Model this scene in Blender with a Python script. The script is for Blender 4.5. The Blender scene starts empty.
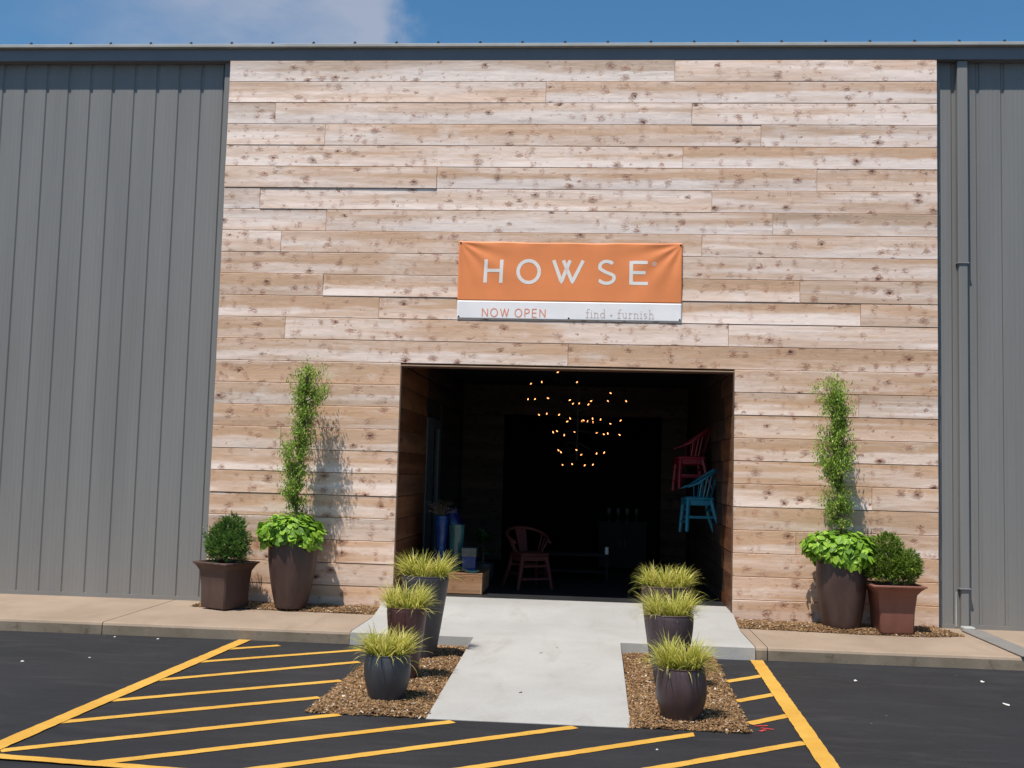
import bpy, math, random
from mathutils import Vector, Matrix, noise
R = math.radians
SC = bpy.context.scene
COL = SC.collection

# ------------------------------------------------------------------ camera
def make_camera():
    yaw, pit, rol = .0765, .0786, .0268
    cy, sy, cp, sp = math.cos(yaw), math.sin(yaw), math.cos(pit), math.sin(pit)
    f = Vector((-sy*cp, cy*cp, sp)); r = Vector((cy, sy, 0)); u = r.cross(f)
    c, s = math.cos(rol), math.sin(rol)
    r2 = r*c + u*s; u2 = -r*s + u*c
    cam = bpy.data.cameras.new('camera'); o = bpy.data.objects.new('camera', cam); COL.objects.link(o)
    m = Matrix((r2, u2, -f)).transposed().to_4x4(); m.translation = (0, -12.35, 1.6)
    o.matrix_world = m
    cam.sensor_width = 36; cam.lens = 1092.7/1024*36; cam.clip_start = .1; cam.clip_end = 2000
    SC.camera = o
make_camera()

# ------------------------------------------------------------------ light
SUN_DIR = Vector((.22, .37, -1)).normalized()          # the way the light travels
el = math.asin(-SUN_DIR.z); az = math.atan2(-SUN_DIR.x, -SUN_DIR.y)
sun = bpy.data.lights.new('sun', 'SUN'); sun.energy = 5.0; sun.angle = R(.53); sun.color = (1, .95, .88)
so = bpy.data.objects.new('sun', sun); COL.objects.link(so)
so.rotation_euler = SUN_DIR.to_track_quat('-Z', 'Y').to_euler(); so.location = (-6, -10, 20)

W = bpy.data.worlds.new('World'); SC.world = W; W.use_nodes = True
nt = W.node_tree; nt.nodes.clear()
def wn(t, **k):
    n = nt.nodes.new(t)
    for a, b in k.items(): setattr(n, a, b)
    return n
sky = wn('ShaderNodeTexSky', sky_type='NISHITA', sun_disc=False)
sky.sun_elevation = el; sky.sun_rotation = az % (2*math.pi)
sky.air_density = 1.0; sky.dust_density = .1; sky.ozone_density = 4.0
CLX, CLY, CLZ = .9, .3, 1.7
tc = wn('ShaderNodeTexCoord'); mp = wn('ShaderNodeMapping'); mp.inputs['Scale'].default_value = (1, 1, 2.2)
ns = wn('ShaderNodeTexNoise'); ns.inputs['Scale'].default_value = 3.4; ns.inputs['Detail'].default_value = 7; ns.inputs['Roughness'].default_value = .58
mp.inputs['Location'].default_value = (CLX, CLY, CLZ)
cr = wn('ShaderNodeValToRGB'); cr.color_ramp.elements[0].position = .36; cr.color_ramp.elements[1].position = .66
cr.color_ramp.elements[1].color = (.55, .55, .55, 1)
mx = wn('ShaderNodeMix', data_type='RGBA'); mx.inputs[7].default_value = (6.0, 6.0, 6.6, 1)
bg = wn('ShaderNodeBackground'); bg.inputs[1].default_value = .08; wo = wn('ShaderNodeOutputWorld')
L = nt.links.new
L(tc.outputs['Generated'], mp.inputs[0]); L(mp.outputs[0], ns.inputs[0]); L(ns.outputs[0], cr.inputs[0])
sp = wn('ShaderNodeSeparateXYZ'); L(tc.outputs['Generated'], sp.inputs[0])
ed = wn('ShaderNodeTexNoise'); ed.inputs['Scale'].default_value = 14; ed.inputs['Detail'].default_value = 5; L(tc.outputs['Generated'], ed.inputs[0])
ad = wn('ShaderNodeMath', operation='MULTIPLY_ADD'); L(ed.outputs[0], ad.inputs[0]); ad.inputs[1].default_value = .16; L(sp.outputs[0], ad.inputs[2])
mr = wn('ShaderNodeMapRange', interpolation_type='SMOOTHSTEP'); L(ad.outputs[0], mr.inputs[0]); mr.inputs[1].default_value = -.105; mr.inputs[2].default_value = -.065; mr.inputs[3].default_value = 1.0; mr.inputs[4].default_value = 0
m2 = wn('ShaderNodeMapRange', interpolation_type='SMOOTHSTEP'); L(ad.outputs[0], m2.inputs[0]); m2.inputs[1].default_value = -.40; m2.inputs[2].default_value = -.22; m2.inputs[3].default_value = .15; m2.inputs[4].default_value = 1
m3 = wn('ShaderNodeMath', operation='MULTIPLY'); L(mr.outputs[0], m3.inputs[0]); L(m2.outputs[0], m3.inputs[1])
ml = wn('ShaderNodeMath', operation='MULTIPLY'); L(cr.outputs[0], ml.inputs[0]); L(m3.outputs[0], ml.inputs[1]); L(ml.outputs[0], mx.inputs[0]); hs = wn('ShaderNodeHueSaturation'); hs.inputs['Saturation'].default_value = 1.2; hs.inputs['Value'].default_value = 1.22; hs.inputs['Hue'].default_value = .492; L(sky.outputs[0], hs.inputs['Color']); L(hs.outputs[0], mx.inputs[6]); L(mx.outputs[2], bg.inputs[0]); L(bg.outputs[0], wo.inputs[0])
SC.view_settings.view_transform = 'Standard'; SC.view_settings.look = 'None'
SC.view_settings.exposure = .26; SC.view_settings.gamma = 1
SC.render.engine = 'CYCLES'

# ------------------------------------------------------------------ helpers
class MB:
    """collects faces; build() links them as one mesh"""
    def __init__(s): s.v = []; s.f = []; s.mi = []; s.uv = []; s.col = []
    def face(s, pts, uv=None, col=(.5, .5, .5, 1)):
        b = len(s.v); s.v += [tuple(p) for p in pts]; s.f.append(tuple(range(b, b+len(pts))))
        s.uv.append(uv); s.col.append(col)
    def mesh(s, verts, faces, col=(.5, .5, .5, 1)):
        b = len(s.v); s.v += [tuple(p) for p in verts]
        for f in faces: s.f.append(tuple(b+i for i in f)); s.uv.append(None); s.col.append(col)
    def box(s, x0, x1, y0, y1, z0, z1, M=None, col=(.5, .5, .5, 1), ch=0):
        if ch <= 0:
            v = [(x, y, z) for z in (z0, z1) for y in (y0, y1) for x in (x0, x1)]
            fs = [(0, 2, 3, 1), (4, 5, 7, 6), (0, 1, 5, 4), (2, 6, 7, 3), (0, 4, 6, 2), (1, 3, 7, 5)]
        else:
            v = []; fs = []; c = ch
            X = (x0, x1); Y = (y0, y1); Z = (z0, z1)
            idx = {}
            for i in (0, 1):
                for j in (0, 1):
                    for k in (0, 1):
                        dx = c if i == 0 else -c; dy = c if j == 0 else -c; dz = c if k == 0 else -c
                        idx[i, j, k, 0] = len(v); v.append((X[i], Y[j]+dy, Z[k]+dz))
                        idx[i, j, k, 1] = len(v); v.append((X[i]+dx, Y[j], Z[k]+dz))
                        idx[i, j, k, 2] = len(v); v.append((X[i]+dx, Y[j]+dy, Z[k]))
            I = lambda i, j, k, a: idx[i, j, k, a]
            for i in (0, 1): fs.append((I(i,0,0,0), I(i,1,0,0), I(i,1,1,0), I(i,0,1,0)))
            for j in (0, 1): fs.append((I(0,j,0,1), I(1,j,0,1), I(1,j,1,1), I(0,j,1,1)))
            for k in (0, 1): fs.append((I(0,0,k,2), I(1,0,k,2), I(1,1,k,2), I(0,1,k,2)))
            for j in (0, 1):
                for k in (0, 1): fs.append((I(0,j,k,1), I(1,j,k,1), I(1,j,k,2), I(0,j,k,2)))
            for i in (0, 1):
                for k in (0, 1): fs.append((I(i,0,k,0), I(i,1,k,0), I(i,1,k,2), I(i,0,k,2)))
                for j in (0, 1): fs.append((I(i,j,0,0), I(i,j,1,0), I(i,j,1,1), I(i,j,0,1)))
            for q in [(i,j,k) for i in (0,1) for j in (0,1) for k in (0,1)]: fs.append((idx[q+(0,)], idx[q+(1,)], idx[q+(2,)]))
        if M is not None: v = [M @ Vector(p) for p in v]
        s.mesh(v, fs, col)
    def lathe(s, prof, cx=0, cy=0, n=40, wob=0, sx=1, sy=1, col=(.5, .5, .5, 1)):
        v = []; fs = []
        for k, (r, z) in enumerate(prof):
            for i in range(n):
                a = 2*math.pi*i/n; rr = r*(1+wob*math.sin(a*3+k*.3))
                v.append((cx+rr*math.cos(a)*sx, cy+rr*math.sin(a)*sy, z))
        for k in range(len(prof)-1):
            for i in range(n):
                j = (i+1) % n; fs.append((k*n+i, k*n+j, (k+1)*n+j, (k+1)*n+i))
        if prof[0][0] > 1e-4: fs.append(tuple(range(n-1, -1, -1)))
        if prof[-1][0] > 1e-4: fs.append(tuple((len(prof)-1)*n+i for i in range(n)))
        s.mesh(v, fs, col)
    def tube(s, pts, rad, n=8, col=(.5, .5, .5, 1), flat=1.0):
        pts = [Vector(p) for p in pts]; m = len(pts)
        rads = rad if isinstance(rad, (list, tuple)) else [rad]*m
        v = []; fs = []; up = None
        for k, p in enumerate(pts):
            t = (pts[min(k+1, m-1)]-pts[max(k-1, 0)]).normalized()
            if up is None:
                up = Vector((0, 0, 1)) if abs(t.z) < .9 else Vector((0, 1, 0))
            a = t.cross(up).normalized(); b = a.cross(t).normalized(); up = b
            for i in range(n):
                an = 2*math.pi*i/n
                v.append(p + a*math.cos(an)*rads[k] + b*math.sin(an)*rads[k]*flat)
        for k in range(m-1):
            for i in range(n):
                j = (i+1) % n; fs.append((k*n+i, k*n+j, (k+1)*n+j, (k+1)*n+i))
        fs.append(tuple(range(n-1, -1, -1))); fs.append(tuple((m-1)*n+i for i in range(n)))
        s.mesh(v, fs, col)
    def build(s, name, mat, parent=None, smooth=False, fixn=True):
        me = bpy.data.meshes.new(name); me.from_pydata(s.v, [], s.f)
        if any(u for u in s.uv):
            l = me.uv_layers.new(name='UVMap'); i = 0; buf = []
            for f, u in zip(s.f, s.uv):
                for q in range(len(f)): buf += list(u[q]) if u else [0, 0]
            l.data.foreach_set('uv', buf)
        ca = me.color_attributes.new('tint', 'FLOAT_COLOR', 'CORNER'); buf = []
        for f, c in zip(s.f, s.col): buf += list(c)*len(f)
        ca.data.foreach_set('color', buf)
        if fixn:
            import bmesh
            bm = bmesh.new(); bm.from_mesh(me); bmesh.ops.recalc_face_normals(bm, faces=bm.faces); bm.to_mesh(me); bm.free()
        if smooth:
            me.polygons.foreach_set('use_smooth', [True]*len(me.polygons))
            if smooth != 'all':
                me.set_sharp_from_angle(angle=R(38))
        me.materials.append(mat)
        o = bpy.data.objects.new(name, me); COL.objects.link(o)
        if parent: o.parent = parent
        return o

def tag(o, label=None, cat=None, group=None, kind=None):
    if label: o['label'] = label
    if cat: o['category'] = cat
    if group: o['group'] = group
    if kind: o['kind'] = kind
    return o
def thing(name, label, cat, loc=(0, 0, 0), rz=0, group=None):
    o = bpy.data.objects.new(name, None); COL.objects.link(o); o.location = loc; o.rotation_euler = (0, 0, rz)
    o.empty_display_size = .2
    return tag(o, label, cat, group)
def struct(o): o['kind'] = 'structure'; return o

# ------------------------------------------------------------------ materials
class NM:
    def __init__(s, name):
        s.m = bpy.data.materials.new(name); s.m.use_nodes = True; s.t = s.m.node_tree; s.t.nodes.clear()
        s.out = s.n('ShaderNodeOutputMaterial'); s.b = s.n('ShaderNodeBsdfPrincipled'); s.l(s.b.outputs[0], s.out.inputs[0])
    def n(s, t, **k):
        x = s.t.nodes.new(t)
        for a, b in k.items(): setattr(x, a, b)
        return x
    def l(s, a, b): s.t.links.new(a, b)
    def put(s, x, sock):
        if hasattr(x, 'links') or isinstance(x, bpy.types.NodeSocket): s.l(x, sock)
        elif isinstance(x, (tuple, list)) and sock.type == 'RGBA' and len(x) == 3: sock.default_value = (*x, 1)
        else: sock.default_value = x
    def math(s, op, a, b=0, c=None):
        n = s.n('ShaderNodeMath', operation=op); s.put(a, n.inputs[0]); s.put(b, n.inputs[1])
        if c is not None: s.put(c, n.inputs[2])
        return n.outputs[0]
    def mix(s, f, a, b, blend='MIX'):
        n = s.n('ShaderNodeMix', data_type='RGBA', blend_type=blend); s.put(f, n.inputs[0]); s.put(a, n.inputs[6]); s.put(b, n.inputs[7])
        return n.outputs[2]
    def ramp(s, x, a, b, va=0., vb=1.):
        n = s.n('ShaderNodeMapRange', interpolation_type='SMOOTHSTEP'); s.put(x, n.inputs[0])
        n.inputs[1].default_value = a; n.inputs[2].default_value = b; n.inputs[3].default_value = va; n.inputs[4].default_value = vb
        return n.outputs[0]
    def noise(s, vec, sc, det=4, ro=.5, dist=0):
        n = s.n('ShaderNodeTexNoise'); 
        if vec is not None: s.l(vec, n.inputs['Vector'])
        n.inputs['Scale'].default_value = sc; n.inputs['Detail'].default_value = det; n.inputs['Roughness'].default_value = ro; n.inputs['Distortion'].default_value = dist
        return n.outputs[0]
    def vor(s, vec, sc, feat='F1', rnd=1):
        n = s.n('ShaderNodeTexVoronoi', feature=feat); s.l(vec, n.inputs['Vector']); n.inputs['Scale'].default_value = sc; n.inputs['Randomness'].default_value = rnd
        return n
    def map(s, vec, sc=(1, 1, 1), loc=(0, 0, 0)):
        n = s.n('ShaderNodeMapping'); s.l(vec, n.inputs[0]); n.inputs['Scale'].default_value = sc; n.inputs['Location'].default_value = loc
        return n.outputs[0]
    def obj(s): return s.n('ShaderNodeTexCoord').outputs['Object']
    def tint(s):
        n = s.n('ShaderNodeVertexColor'); n.layer_name = 'tint'
        sp = s.n('ShaderNodeSeparateColor'); s.l(n.outputs[0], sp.inputs[0]); return sp.outputs, n.outputs[0]
    def bump(s, h, st=.3, dist=.01):
        n = s.n('ShaderNodeBump'); s.l(h, n.inputs['Height']); n.inputs['Strength'].default_value = st; n.inputs['Distance'].default_value = dist
        s.l(n.outputs[0], s.b.inputs['Normal']); return n
    def set(s, col=None, rough=None, spec=None, metal=None):
        if col is not None: s.put(col, s.b.inputs['Base Color'])
        if rough is not None: s.put(rough, s.b.inputs['Roughness'])
        if spec is not None: s.put(spec, s.b.inputs['Specular IOR Level'])
        if metal is not None: s.put(metal, s.b.inputs['Metallic'])
        return s.m

def simple(name, col, rough=.6, var=.15, sc=8, spec=.5, bump=0, metal=0):
    k = NM(name); c = k.obj(); nz = k.noise(c, sc, 5, .6)
    f = k.ramp(nz, .3, .7); d = tuple(x*(1-var) for x in col); u = tuple(min(1, x*(1+var)) for x in col)
    k.set(k.mix(f, d, u), rough, spec, metal)
    if bump: k.bump(k.noise(c, sc*12, 4, .6), bump, .004)
    return k.m

def wood_mat(name, pale, tan, knot, halo, bleach, rough=.62, spec=.35):
    k = NM(name)
    uv = k.n('ShaderNodeUVMap').outputs[0]; (tr, tg, tb), _ = k.tint()
    sx = k.n('ShaderNodeSeparateXYZ'); k.l(uv, sx.inputs[0]); u, v = sx.outputs[0], sx.outputs[1]
    def vec(a, b, c):
        n = k.n('ShaderNodeCombineXYZ'); k.put(a, n.inputs[0]); k.put(b, n.inputs[1]); k.put(c, n.inputs[2]); return n.outputs[0]
    seed = k.math('MULTIPLY', tb, 57.3)
    # wobble so that the knots are not neat discs
    wv = vec(k.math('MULTIPLY', u, 22), k.math('MULTIPLY', v, 26), seed)
    wob = k.math('SUBTRACT', k.noise(wv, 1, 5, .75), .5)
    wob2 = k.math('SUBTRACT', k.noise(wv, 1.7, 5, .75), .5)
    ku = k.math('ADD', k.math('MULTIPLY', u, 6.2), k.math('MULTIPLY', wob, .55))
    kv = k.math('ADD', k.math('MULTIPLY', v, 9.0), k.math('MULTIPLY', wob2, .55))
    vo = k.vor(vec(ku, kv, seed), 1, rnd=.95)
    d = vo.outputs['Distance']
    vs = k.n('ShaderNodeSeparateColor'); k.l(vo.outputs['Color'], vs.inputs[0]); kr = vs.outputs[0]
    loc = k.math('DIVIDE', k.math('FRACT', v), .2488)
    # each knot has its own size; about two in three cells have one
    size = k.ramp(kr, .3, 1, .0, .18)
    dh = k.math('ADD', d, k.math('MULTIPLY', k.math('SUBTRACT', k.noise(vec(k.math('MULTIPLY', u, 42), k.math('MULTIPLY', v, 60), seed), 1, 4, .8), .5), .75))
    core = k.math('SUBTRACT', 1, k.ramp(k.math('DIVIDE', d, k.math('ADD', size, .001)), .45, 1.0))
    halom = k.math('MULTIPLY', k.math('SUBTRACT', 1, k.ramp(k.math('DIVIDE', dh, k.math('ADD', k.math('MULTIPLY', size, 2.7), .03)), .2, 1.0)), k.ramp(kr, .4, .6))
    # feathered smears above and below the knots
    vv = vec(k.math('ADD', k.math('MULTIPLY', u, 8.3), k.math('MULTIPLY', wob, 1.0)), k.math('ADD', k.math('MULTIPLY', v, 6.1), k.math('MULTIPLY', wob2, .9)), k.math('ADD', seed, 9.1))
    v2 = k.vor(vv, 1); s2 = k.n('ShaderNodeSeparateColor'); k.l(v2.outputs['Color'], s2.inputs[0])
    smear = k.math('MULTIPLY', k.math('SUBTRACT', 1, k.ramp(v2.outputs['Distance'], .05, .42)), k.ramp(s2.outputs[1], .05, .45))
    smear = k.math('MULTIPLY', smear, k.ramp(k.noise(vec(k.math('MULTIPLY', u, 30), k.math('MULTIPLY', v, 45), seed), 1, 4, .75), .38, .62))
    # grain bends round the knots
    gv = k.math('ADD', k.math('MULTIPLY', v, 34), k.math('MULTIPLY', k.math('SUBTRACT', 1, k.ramp(d, 0, .45)), 3.0))
    grain = k.noise(vec(k.math('MULTIPLY', u, 1.1), gv, seed), 1, 6, .62)
    fine = k.noise(vec(k.math('MULTIPLY', u, 7), k.math('MULTIPLY', v, 260), seed), 1, 3, .6)
    band = k.noise(vec(k.math('MULTIPLY', u, .45), k.math('MULTIPLY', v, 6.5), k.math('ADD', seed, 3)), 1, 2, .5, .3)
    tone = k.math('ADD', k.math('MULTIPLY', k.ramp(band, .40, .60), .55), k.math('MULTIPLY', k.ramp(grain, .3, .7), .3))
    tone = k.math('ADD', tone, k.math('SUBTRACT', k.math('MULTIPLY', tr, .85), .30))
    tone = k.math('ADD', tone, k.math('MULTIPLY', k.math('SUBTRACT', fine, .5), .25))
    half = k.ramp(k.math('ADD', loc, k.math('MULTIPLY', k.math('SUBTRACT', k.noise(vec(k.math('MULTIPLY', u, 2.2), k.math('MULTIPLY', v, 3), k.math('ADD', seed, 77)), 1, 4, .6), .5), .55)), .42, .60)
    half = k.math('MULTIPLY', k.math('SUBTRACT', half, .5), k.ramp(k.math('FRACT', k.math('MULTIPLY', tb, 7.7)), .05, .7, .0, .58))
    tone = k.math('ADD', tone, half)
    c = k.mix(tone, pale, tan)
    c = k.mix(k.math('MULTIPLY', k.ramp(tg, .7, 1), .22), c, tuple(sum(pale)/3*.62*q for q in (1.06, 1, .92)))              # some boards greyed
    blot = k.noise(vec(k.math('MULTIPLY', u, 2.2), k.math('MULTIPLY', v, 5), k.math('ADD', seed, 21)), 1, 4, .6)
    c = k.mix(k.math('MULTIPLY', k.ramp(blot, .55, .75), .35), c, bleach)
    c = k.mix(k.math('MULTIPLY', smear, .95), c, halo)
    c = k.mix(k.math('MULTIPLY', halom, .78), c, halo)
    # small nicks and checks
    v3 = k.vor(vec(k.math('ADD', k.math('MULTIPLY', u, 13), k.math('MULTIPLY', wob2, 1.6)), k.math('ADD', k.math('MULTIPLY', v, 17), k.math('MULTIPLY', wob, 1.6)), k.math('ADD', seed, 50)), 1)
    s3 = k.n('ShaderNodeSeparateColor'); k.l(v3.outputs['Color'], s3.inputs[0])
    nick = k.math('MULTIPLY', k.math('SUBTRACT', 1, k.ramp(v3.outputs['Distance'], .05, .24)), k.ramp(s3.outputs[1], .42, .8))
    c = k.mix(k.math('MULTIPLY', nick, .95), c, halo)
    c = k.mix(k.math('MULTIPLY', core, .95), c, knot)
    k.set(c, rough, spec)
    lowb = k.noise(vec(k.math('MULTIPLY', u, 3), k.math('MULTIPLY', v, 7), k.math('ADD', seed, 40)), 1, 3, .5)
    h = k.math('ADD', k.math('MULTIPLY', fine, .12), k.math('MULTIPLY', halom, .8))
    h = k.math('ADD', h, k.math('MULTIPLY', lowb, 1.5))
    h = k.math('SUBTRACT', h, k.math('MULTIPLY', core, .35)); h = k.math('ADD', h, k.math('MULTIPLY', grain, .35))
    k.bump(h, .9, .006)
    return k.m

M = {}
M['cedar'] = wood_mat('cedar', (.87, .71, .62), (.59, .36, .215), (.07, .020, .010), (.33, .125, .055), (.90, .79, .71), .50, .85)
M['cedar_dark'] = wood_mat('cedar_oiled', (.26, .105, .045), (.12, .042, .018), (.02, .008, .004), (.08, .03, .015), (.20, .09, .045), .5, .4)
M['cedar_shade_painted'] = wood_mat('cedar_shade_painted', (.085, .052, .038), (.048, .028, .020), (.01, .006, .004), (.02, .012, .008), (.05, .035, .028), .6, .25)  # darker copy of the cedar, the shade of the deep recess put into its colour
M['crate_wood'] = wood_mat('box_wood', (.42, .24, .13), (.30, .15, .07), (.08, .03, .02), (.2, .09, .04), (.45, .28, .17))

def concrete(name, a, b, stain, st=.5, sc=2.0):
    k = NM(name); c = k.obj()
    n1 = k.noise(c, sc*.45, 6, .62); n2 = k.noise(c, 60, 4, .7); n3 = k.noise(k.map(c, (1, .35, 1)), sc*1.6, 5, .65, .6)
    col = k.mix(k.ramp(n1, .32, .68), a, b)
    col = k.mix(k.math('MULTIPLY', k.ramp(n3, .52, .76), st), col, stain)
    col = k.mix(k.math('MULTIPLY', k.ramp(n2, .35, .75), .22), col, tuple(x*.62 for x in b))
    vo = k.vor(c, 9); col = k.mix(k.math('MULTIPLY', k.ramp(vo.outputs['Distance'], .012, .028, 1, 0), .6), col, tuple(x*.35 for x in b))
    k.set(col, .82, .25); k.bump(k.math('ADD', n2, k.math('MULTIPLY', n1, 2)), .35, .004); return k.m
M['walk'] = concrete('new_concrete', (.385, .375, .355), (.33, .32, .30), (.25, .225, .19), .45)
M['sidewalk'] = concrete('old_concrete', (.33, .25, .185), (.265, .20, .145), (.20, .15, .11), .5)
M['kerb_face'] = concrete('kerb_concrete', (.24, .195, .145), (.17, .135, .095), (.06, .045, .03), .75, 4)

def asphalt_mat():
    k = NM('sealed_asphalt'); c = k.obj()
    n1 = k.noise(c, .6, 6, .6, .5); n2 = k.noise(c, 130, 3, .7); n3 = k.noise(k.map(c, (.5, 2, 1)), 2.2, 6, .7, 1)
    col = k.mix(k.ramp(n1, .3, .7), (.010, .0103, .0125), (.016, .016, .0185))
    col = k.mix(k.math('MULTIPLY', k.ramp(n3, .45, .75), .75), col, (.028, .027, .029))
    col = k.mix(k.ramp(n2, .6, .85, 0, .5), col, (.06, .06, .062))
    vo = k.vor(c, 5.5); s = k.n('ShaderNodeSeparateColor'); k.l(vo.outputs['Color'], s.inputs[0])
    sp = k.math('MULTIPLY', k.ramp(vo.outputs['Distance'], .03, .07, 1, 0), k.ramp(s.outputs[0], .9, .93))
    col = k.mix(k.math('MULTIPLY', sp, .5), col, (.2, .19, .17))
    k.set(col, k.ramp(n1, .3, .7, .62, .78), .35); k.bump(k.math('ADD', n2, k.noise(c, 40, 3)), .5, .004); return k.m
M['asphalt'] = asphalt_mat()
def paint_mat():
    k = NM('yellow_road_paint'); c = k.obj()
    n1 = k.noise(c, 3, 5, .6); n2 = k.noise(c, 90, 3, .7)
    col = k.mix(k.ramp(n1, .3, .7), (.50, .262, .033), (.57, .325, .052))
    col = k.mix(k.ramp(k.math('ADD', k.math('MULTIPLY', n2, .6), k.math('MULTIPLY', k.noise(c, 9, 4, .7), .4)), .54, .66, 0, .6), col, (.22, .12, .03))
    k.set(col, .65, .4); k.bump(n2, .3, .003); return k.m
M['yellow'] = paint_mat()
M['red_paint'] = simple('red_marking_paint', (.42, .03, .03), .7, .35, 25)
def steel_mat():
    k = NM('grey_painted_steel'); c = k.obj()
    n1 = k.noise(k.map(c, (3, 3, .25)), 1, 5, .6); n2 = k.noise(k.map(c, (40, 40, 1)), 1, 3, .6)
    col = k.mix(k.ramp(n1, .3, .7), (.182, .175, .166), (.208, .200, .190))
    col = k.mix(k.ramp(n2, .5, .8, 0, .08), col, (.16, .158, .155))
    sx = k.n('ShaderNodeSeparateXYZ'); k.l(c, sx.inputs[0])
    dirt = k.math('MULTIPLY', k.ramp(sx.outputs[2], .0, .7, 1, 0), k.ramp(k.noise(c, 7, 5, .7), .35, .7))
    col = k.mix(k.math('MULTIPLY', dirt, .4), col, (.22, .19, .155))
    k.set(col, .45, .45); k.bump(k.noise(k.map(c, (2, 2, .6)), 1.4, 3), .12, .01); return k.m
M['steel'] = steel_mat()
M['crate_wood2'] = simple('tan_wood_trim', (.30, .19, .12), .6, .2, 5)
M['trim'] = simple('eave_trim_paint', (.15, .155, .17), .45, .06, 2)
M['trim_light'] = simple('galvanised_edge', (.36, .36, .34), .5, .1, 3)
M['dark_metal'] = simple('dark_metal', (.03, .03, .032), .5, .2, 5)
M['backing'] = simple('backing_board', (.10, .06, .04), .9, .2, 5)
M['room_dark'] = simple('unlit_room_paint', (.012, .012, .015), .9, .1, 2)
M['floor_shade'] = simple('shade_painted_floor', (.013, .013, .014), .55, .3, 3, bump=.2)  # near-black because the shade inside the doorway is painted into the floor colour
M['frame_grey'] = simple('grey_door_frame', (.075, .09, .10), .5, .1, 3)
def glass_mat():
    k = NM('dark_glass'); k.set((.01, .012, .015), .08, .5); return k.m
M['glass'] = glass_mat()
def mulch_mat(chips):
    k = NM('mulch_chips' if chips else 'mulch_bed'); c = k.obj()
    if chips:
        (r, g, b), _ = k.tint()
        col = k.mix(r, (.095, .050, .022), (.34, .205, .10)); col = k.mix(k.ramp(g, .955, .98), col, (.6, .52, .42))
        k.set(col, .85, .2)
    else:
        n = k.noise(c, 45, 5, .75); col = k.mix(k.ramp(n, .35, .65), (.08, .043, .02), (.27, .155, .08))
        k.set(col, .9, .15); k.bump(n, 1, .02)
    return k.m
M['mulch'] = mulch_mat(False); M['chips'] = mulch_mat(True)
def leaf_mat(name, a, b, c3=None, tr=.3, rough=.5, spec=.35):
    k = NM(name); (r, g, bb), _ = k.tint()
    col = k.mix(r, a, b)
    if c3: col = k.mix(k.ramp(g, .72, .9), col, c3)
    k.set(col, rough, spec)
    t = k.n('ShaderNodeBsdfTranslucent'); k.l(col, t.inputs[0]); m = k.n('ShaderNodeMixShader'); m.inputs[0].default_value = tr
    k.l(k.b.outputs[0], m.inputs[1]); k.l(t.outputs[0], m.inputs[2]); k.l(m.outputs[0], k.out.inputs[0]); return k.m
M['grass'] = leaf_mat('gold_sedge_blade', (.42, .42, .05), (.86, .77, .26), (.27, .34, .03), .45)
M['vine_leaf'] = leaf_mat('lime_vine_leaf', (.17, .34, .02), (.31, .50, .05), (.10, .21, .02), .3)
M['tree_leaf'] = leaf_mat('small_tree_leaf', (.15, .27, .03), (.29, .44, .06), (.38, .42, .08), .3)
M['conifer'] = leaf_mat('dwarf_conifer_needle', (.035, .105, .018), (.10, .20, .032), (.18, .27, .045), .15)
M['conifer_gold'] = leaf_mat('bright_conifer_needle', (.055, .12, .012), (.18, .28, .028), (.28, .36, .045), .15)
M['dry_flower'] = leaf_mat('dried_flower', (.09, .06, .03), (.15, .10, .055), None, .1)
M['shade_leaf'] = leaf_mat('dark_houseplant_leaf', (.02, .05, .015), (.04, .08, .02), None, .1)
M['bark'] = simple('grey_brown_bark', (.12, .085, .06), .9, .3, 30, bump=.5)
M['soil'] = simple('potting_soil', (.04, .027, .018), .95, .4, 40, bump=.8)
def glaze(name, a, b, rough=.3, streak=None):
    k = NM(name); c = k.obj()
    n1 = k.noise(k.map(c, (1, 1, .5)), 5, 6, .65, .4); n2 = k.noise(c, 50, 4, .7)
    col = k.mix(k.ramp(n1, .3, .7), a, b); col = k.mix(k.ramp(n2, .6, .85, 0, .35), col, tuple(x*.55 for x in a))
    if streak:
        n3 = k.noise(k.map(c, (9, 9, 1.2)), 1, 4, .6, .5); col = k.mix(k.math('MULTIPLY', k.ramp(n3, .5, .72), .55), col, streak)
    k.set(col, k.ramp(n1, .3, .7, rough, rough+.14), .5); k.bump(n1, .25, .01); return k.m
M['pot_charcoal'] = glaze('charcoal_glaze', (.028, .031, .038), (.048, .051, .058), .38)
M['pot_slate'] = glaze('slate_glaze', (.036, .032, .038), (.055, .049, .054), .42)
M['pot_maroon'] = glaze('maroon_glaze', (.06, .022, .022), (.095, .036, .034), .36)
M['pot_plum'] = glaze('plum_glaze', (.042, .024, .026), (.066, .038, .038), .34)
M['pot_plum2'] = glaze('mauve_glaze', (.056, .038, .042), (.08, .056, .060), .42, (.045, .028, .028))
M['pot_rust'] = glaze('rust_brown_glaze', (.042, .022, .019), (.072, .038, .030), .4, (.10, .058, .048))
M['pot_brown'] = glaze('dark_brown_planter', (.062, .033, .026), (.085, .046, .036), .55)
M['pot_terra'] = glaze('terracotta_planter', (.155, .055, .036), (.20, .075, .048), .55)
M['blue_glaze'] = simple('cobalt_glaze', (.006, .035, .14), .2, .35, 6)
M['teal_glaze'] = simple('teal_glaze', (.025, .09, .09), .25, .35, 6)
M['navy_glaze'] = simple('navy_glaze', (.006, .008, .07), .25, .3, 6)
M['ombre_tan'] = simple('tan_glaze', (.07, .07, .06), .35, .3, 8)
M['red_chair'] = simple('red_lacquer', (.065, .006, .003), .7, .15, 6)
M['pink_chair'] = simple('crimson_paint', (.21, .009, .020), .4, .12, 6)
M['blue_chair'] = simple('turquoise_paint', (.014, .17, .25), .4, .12, 6)
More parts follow.
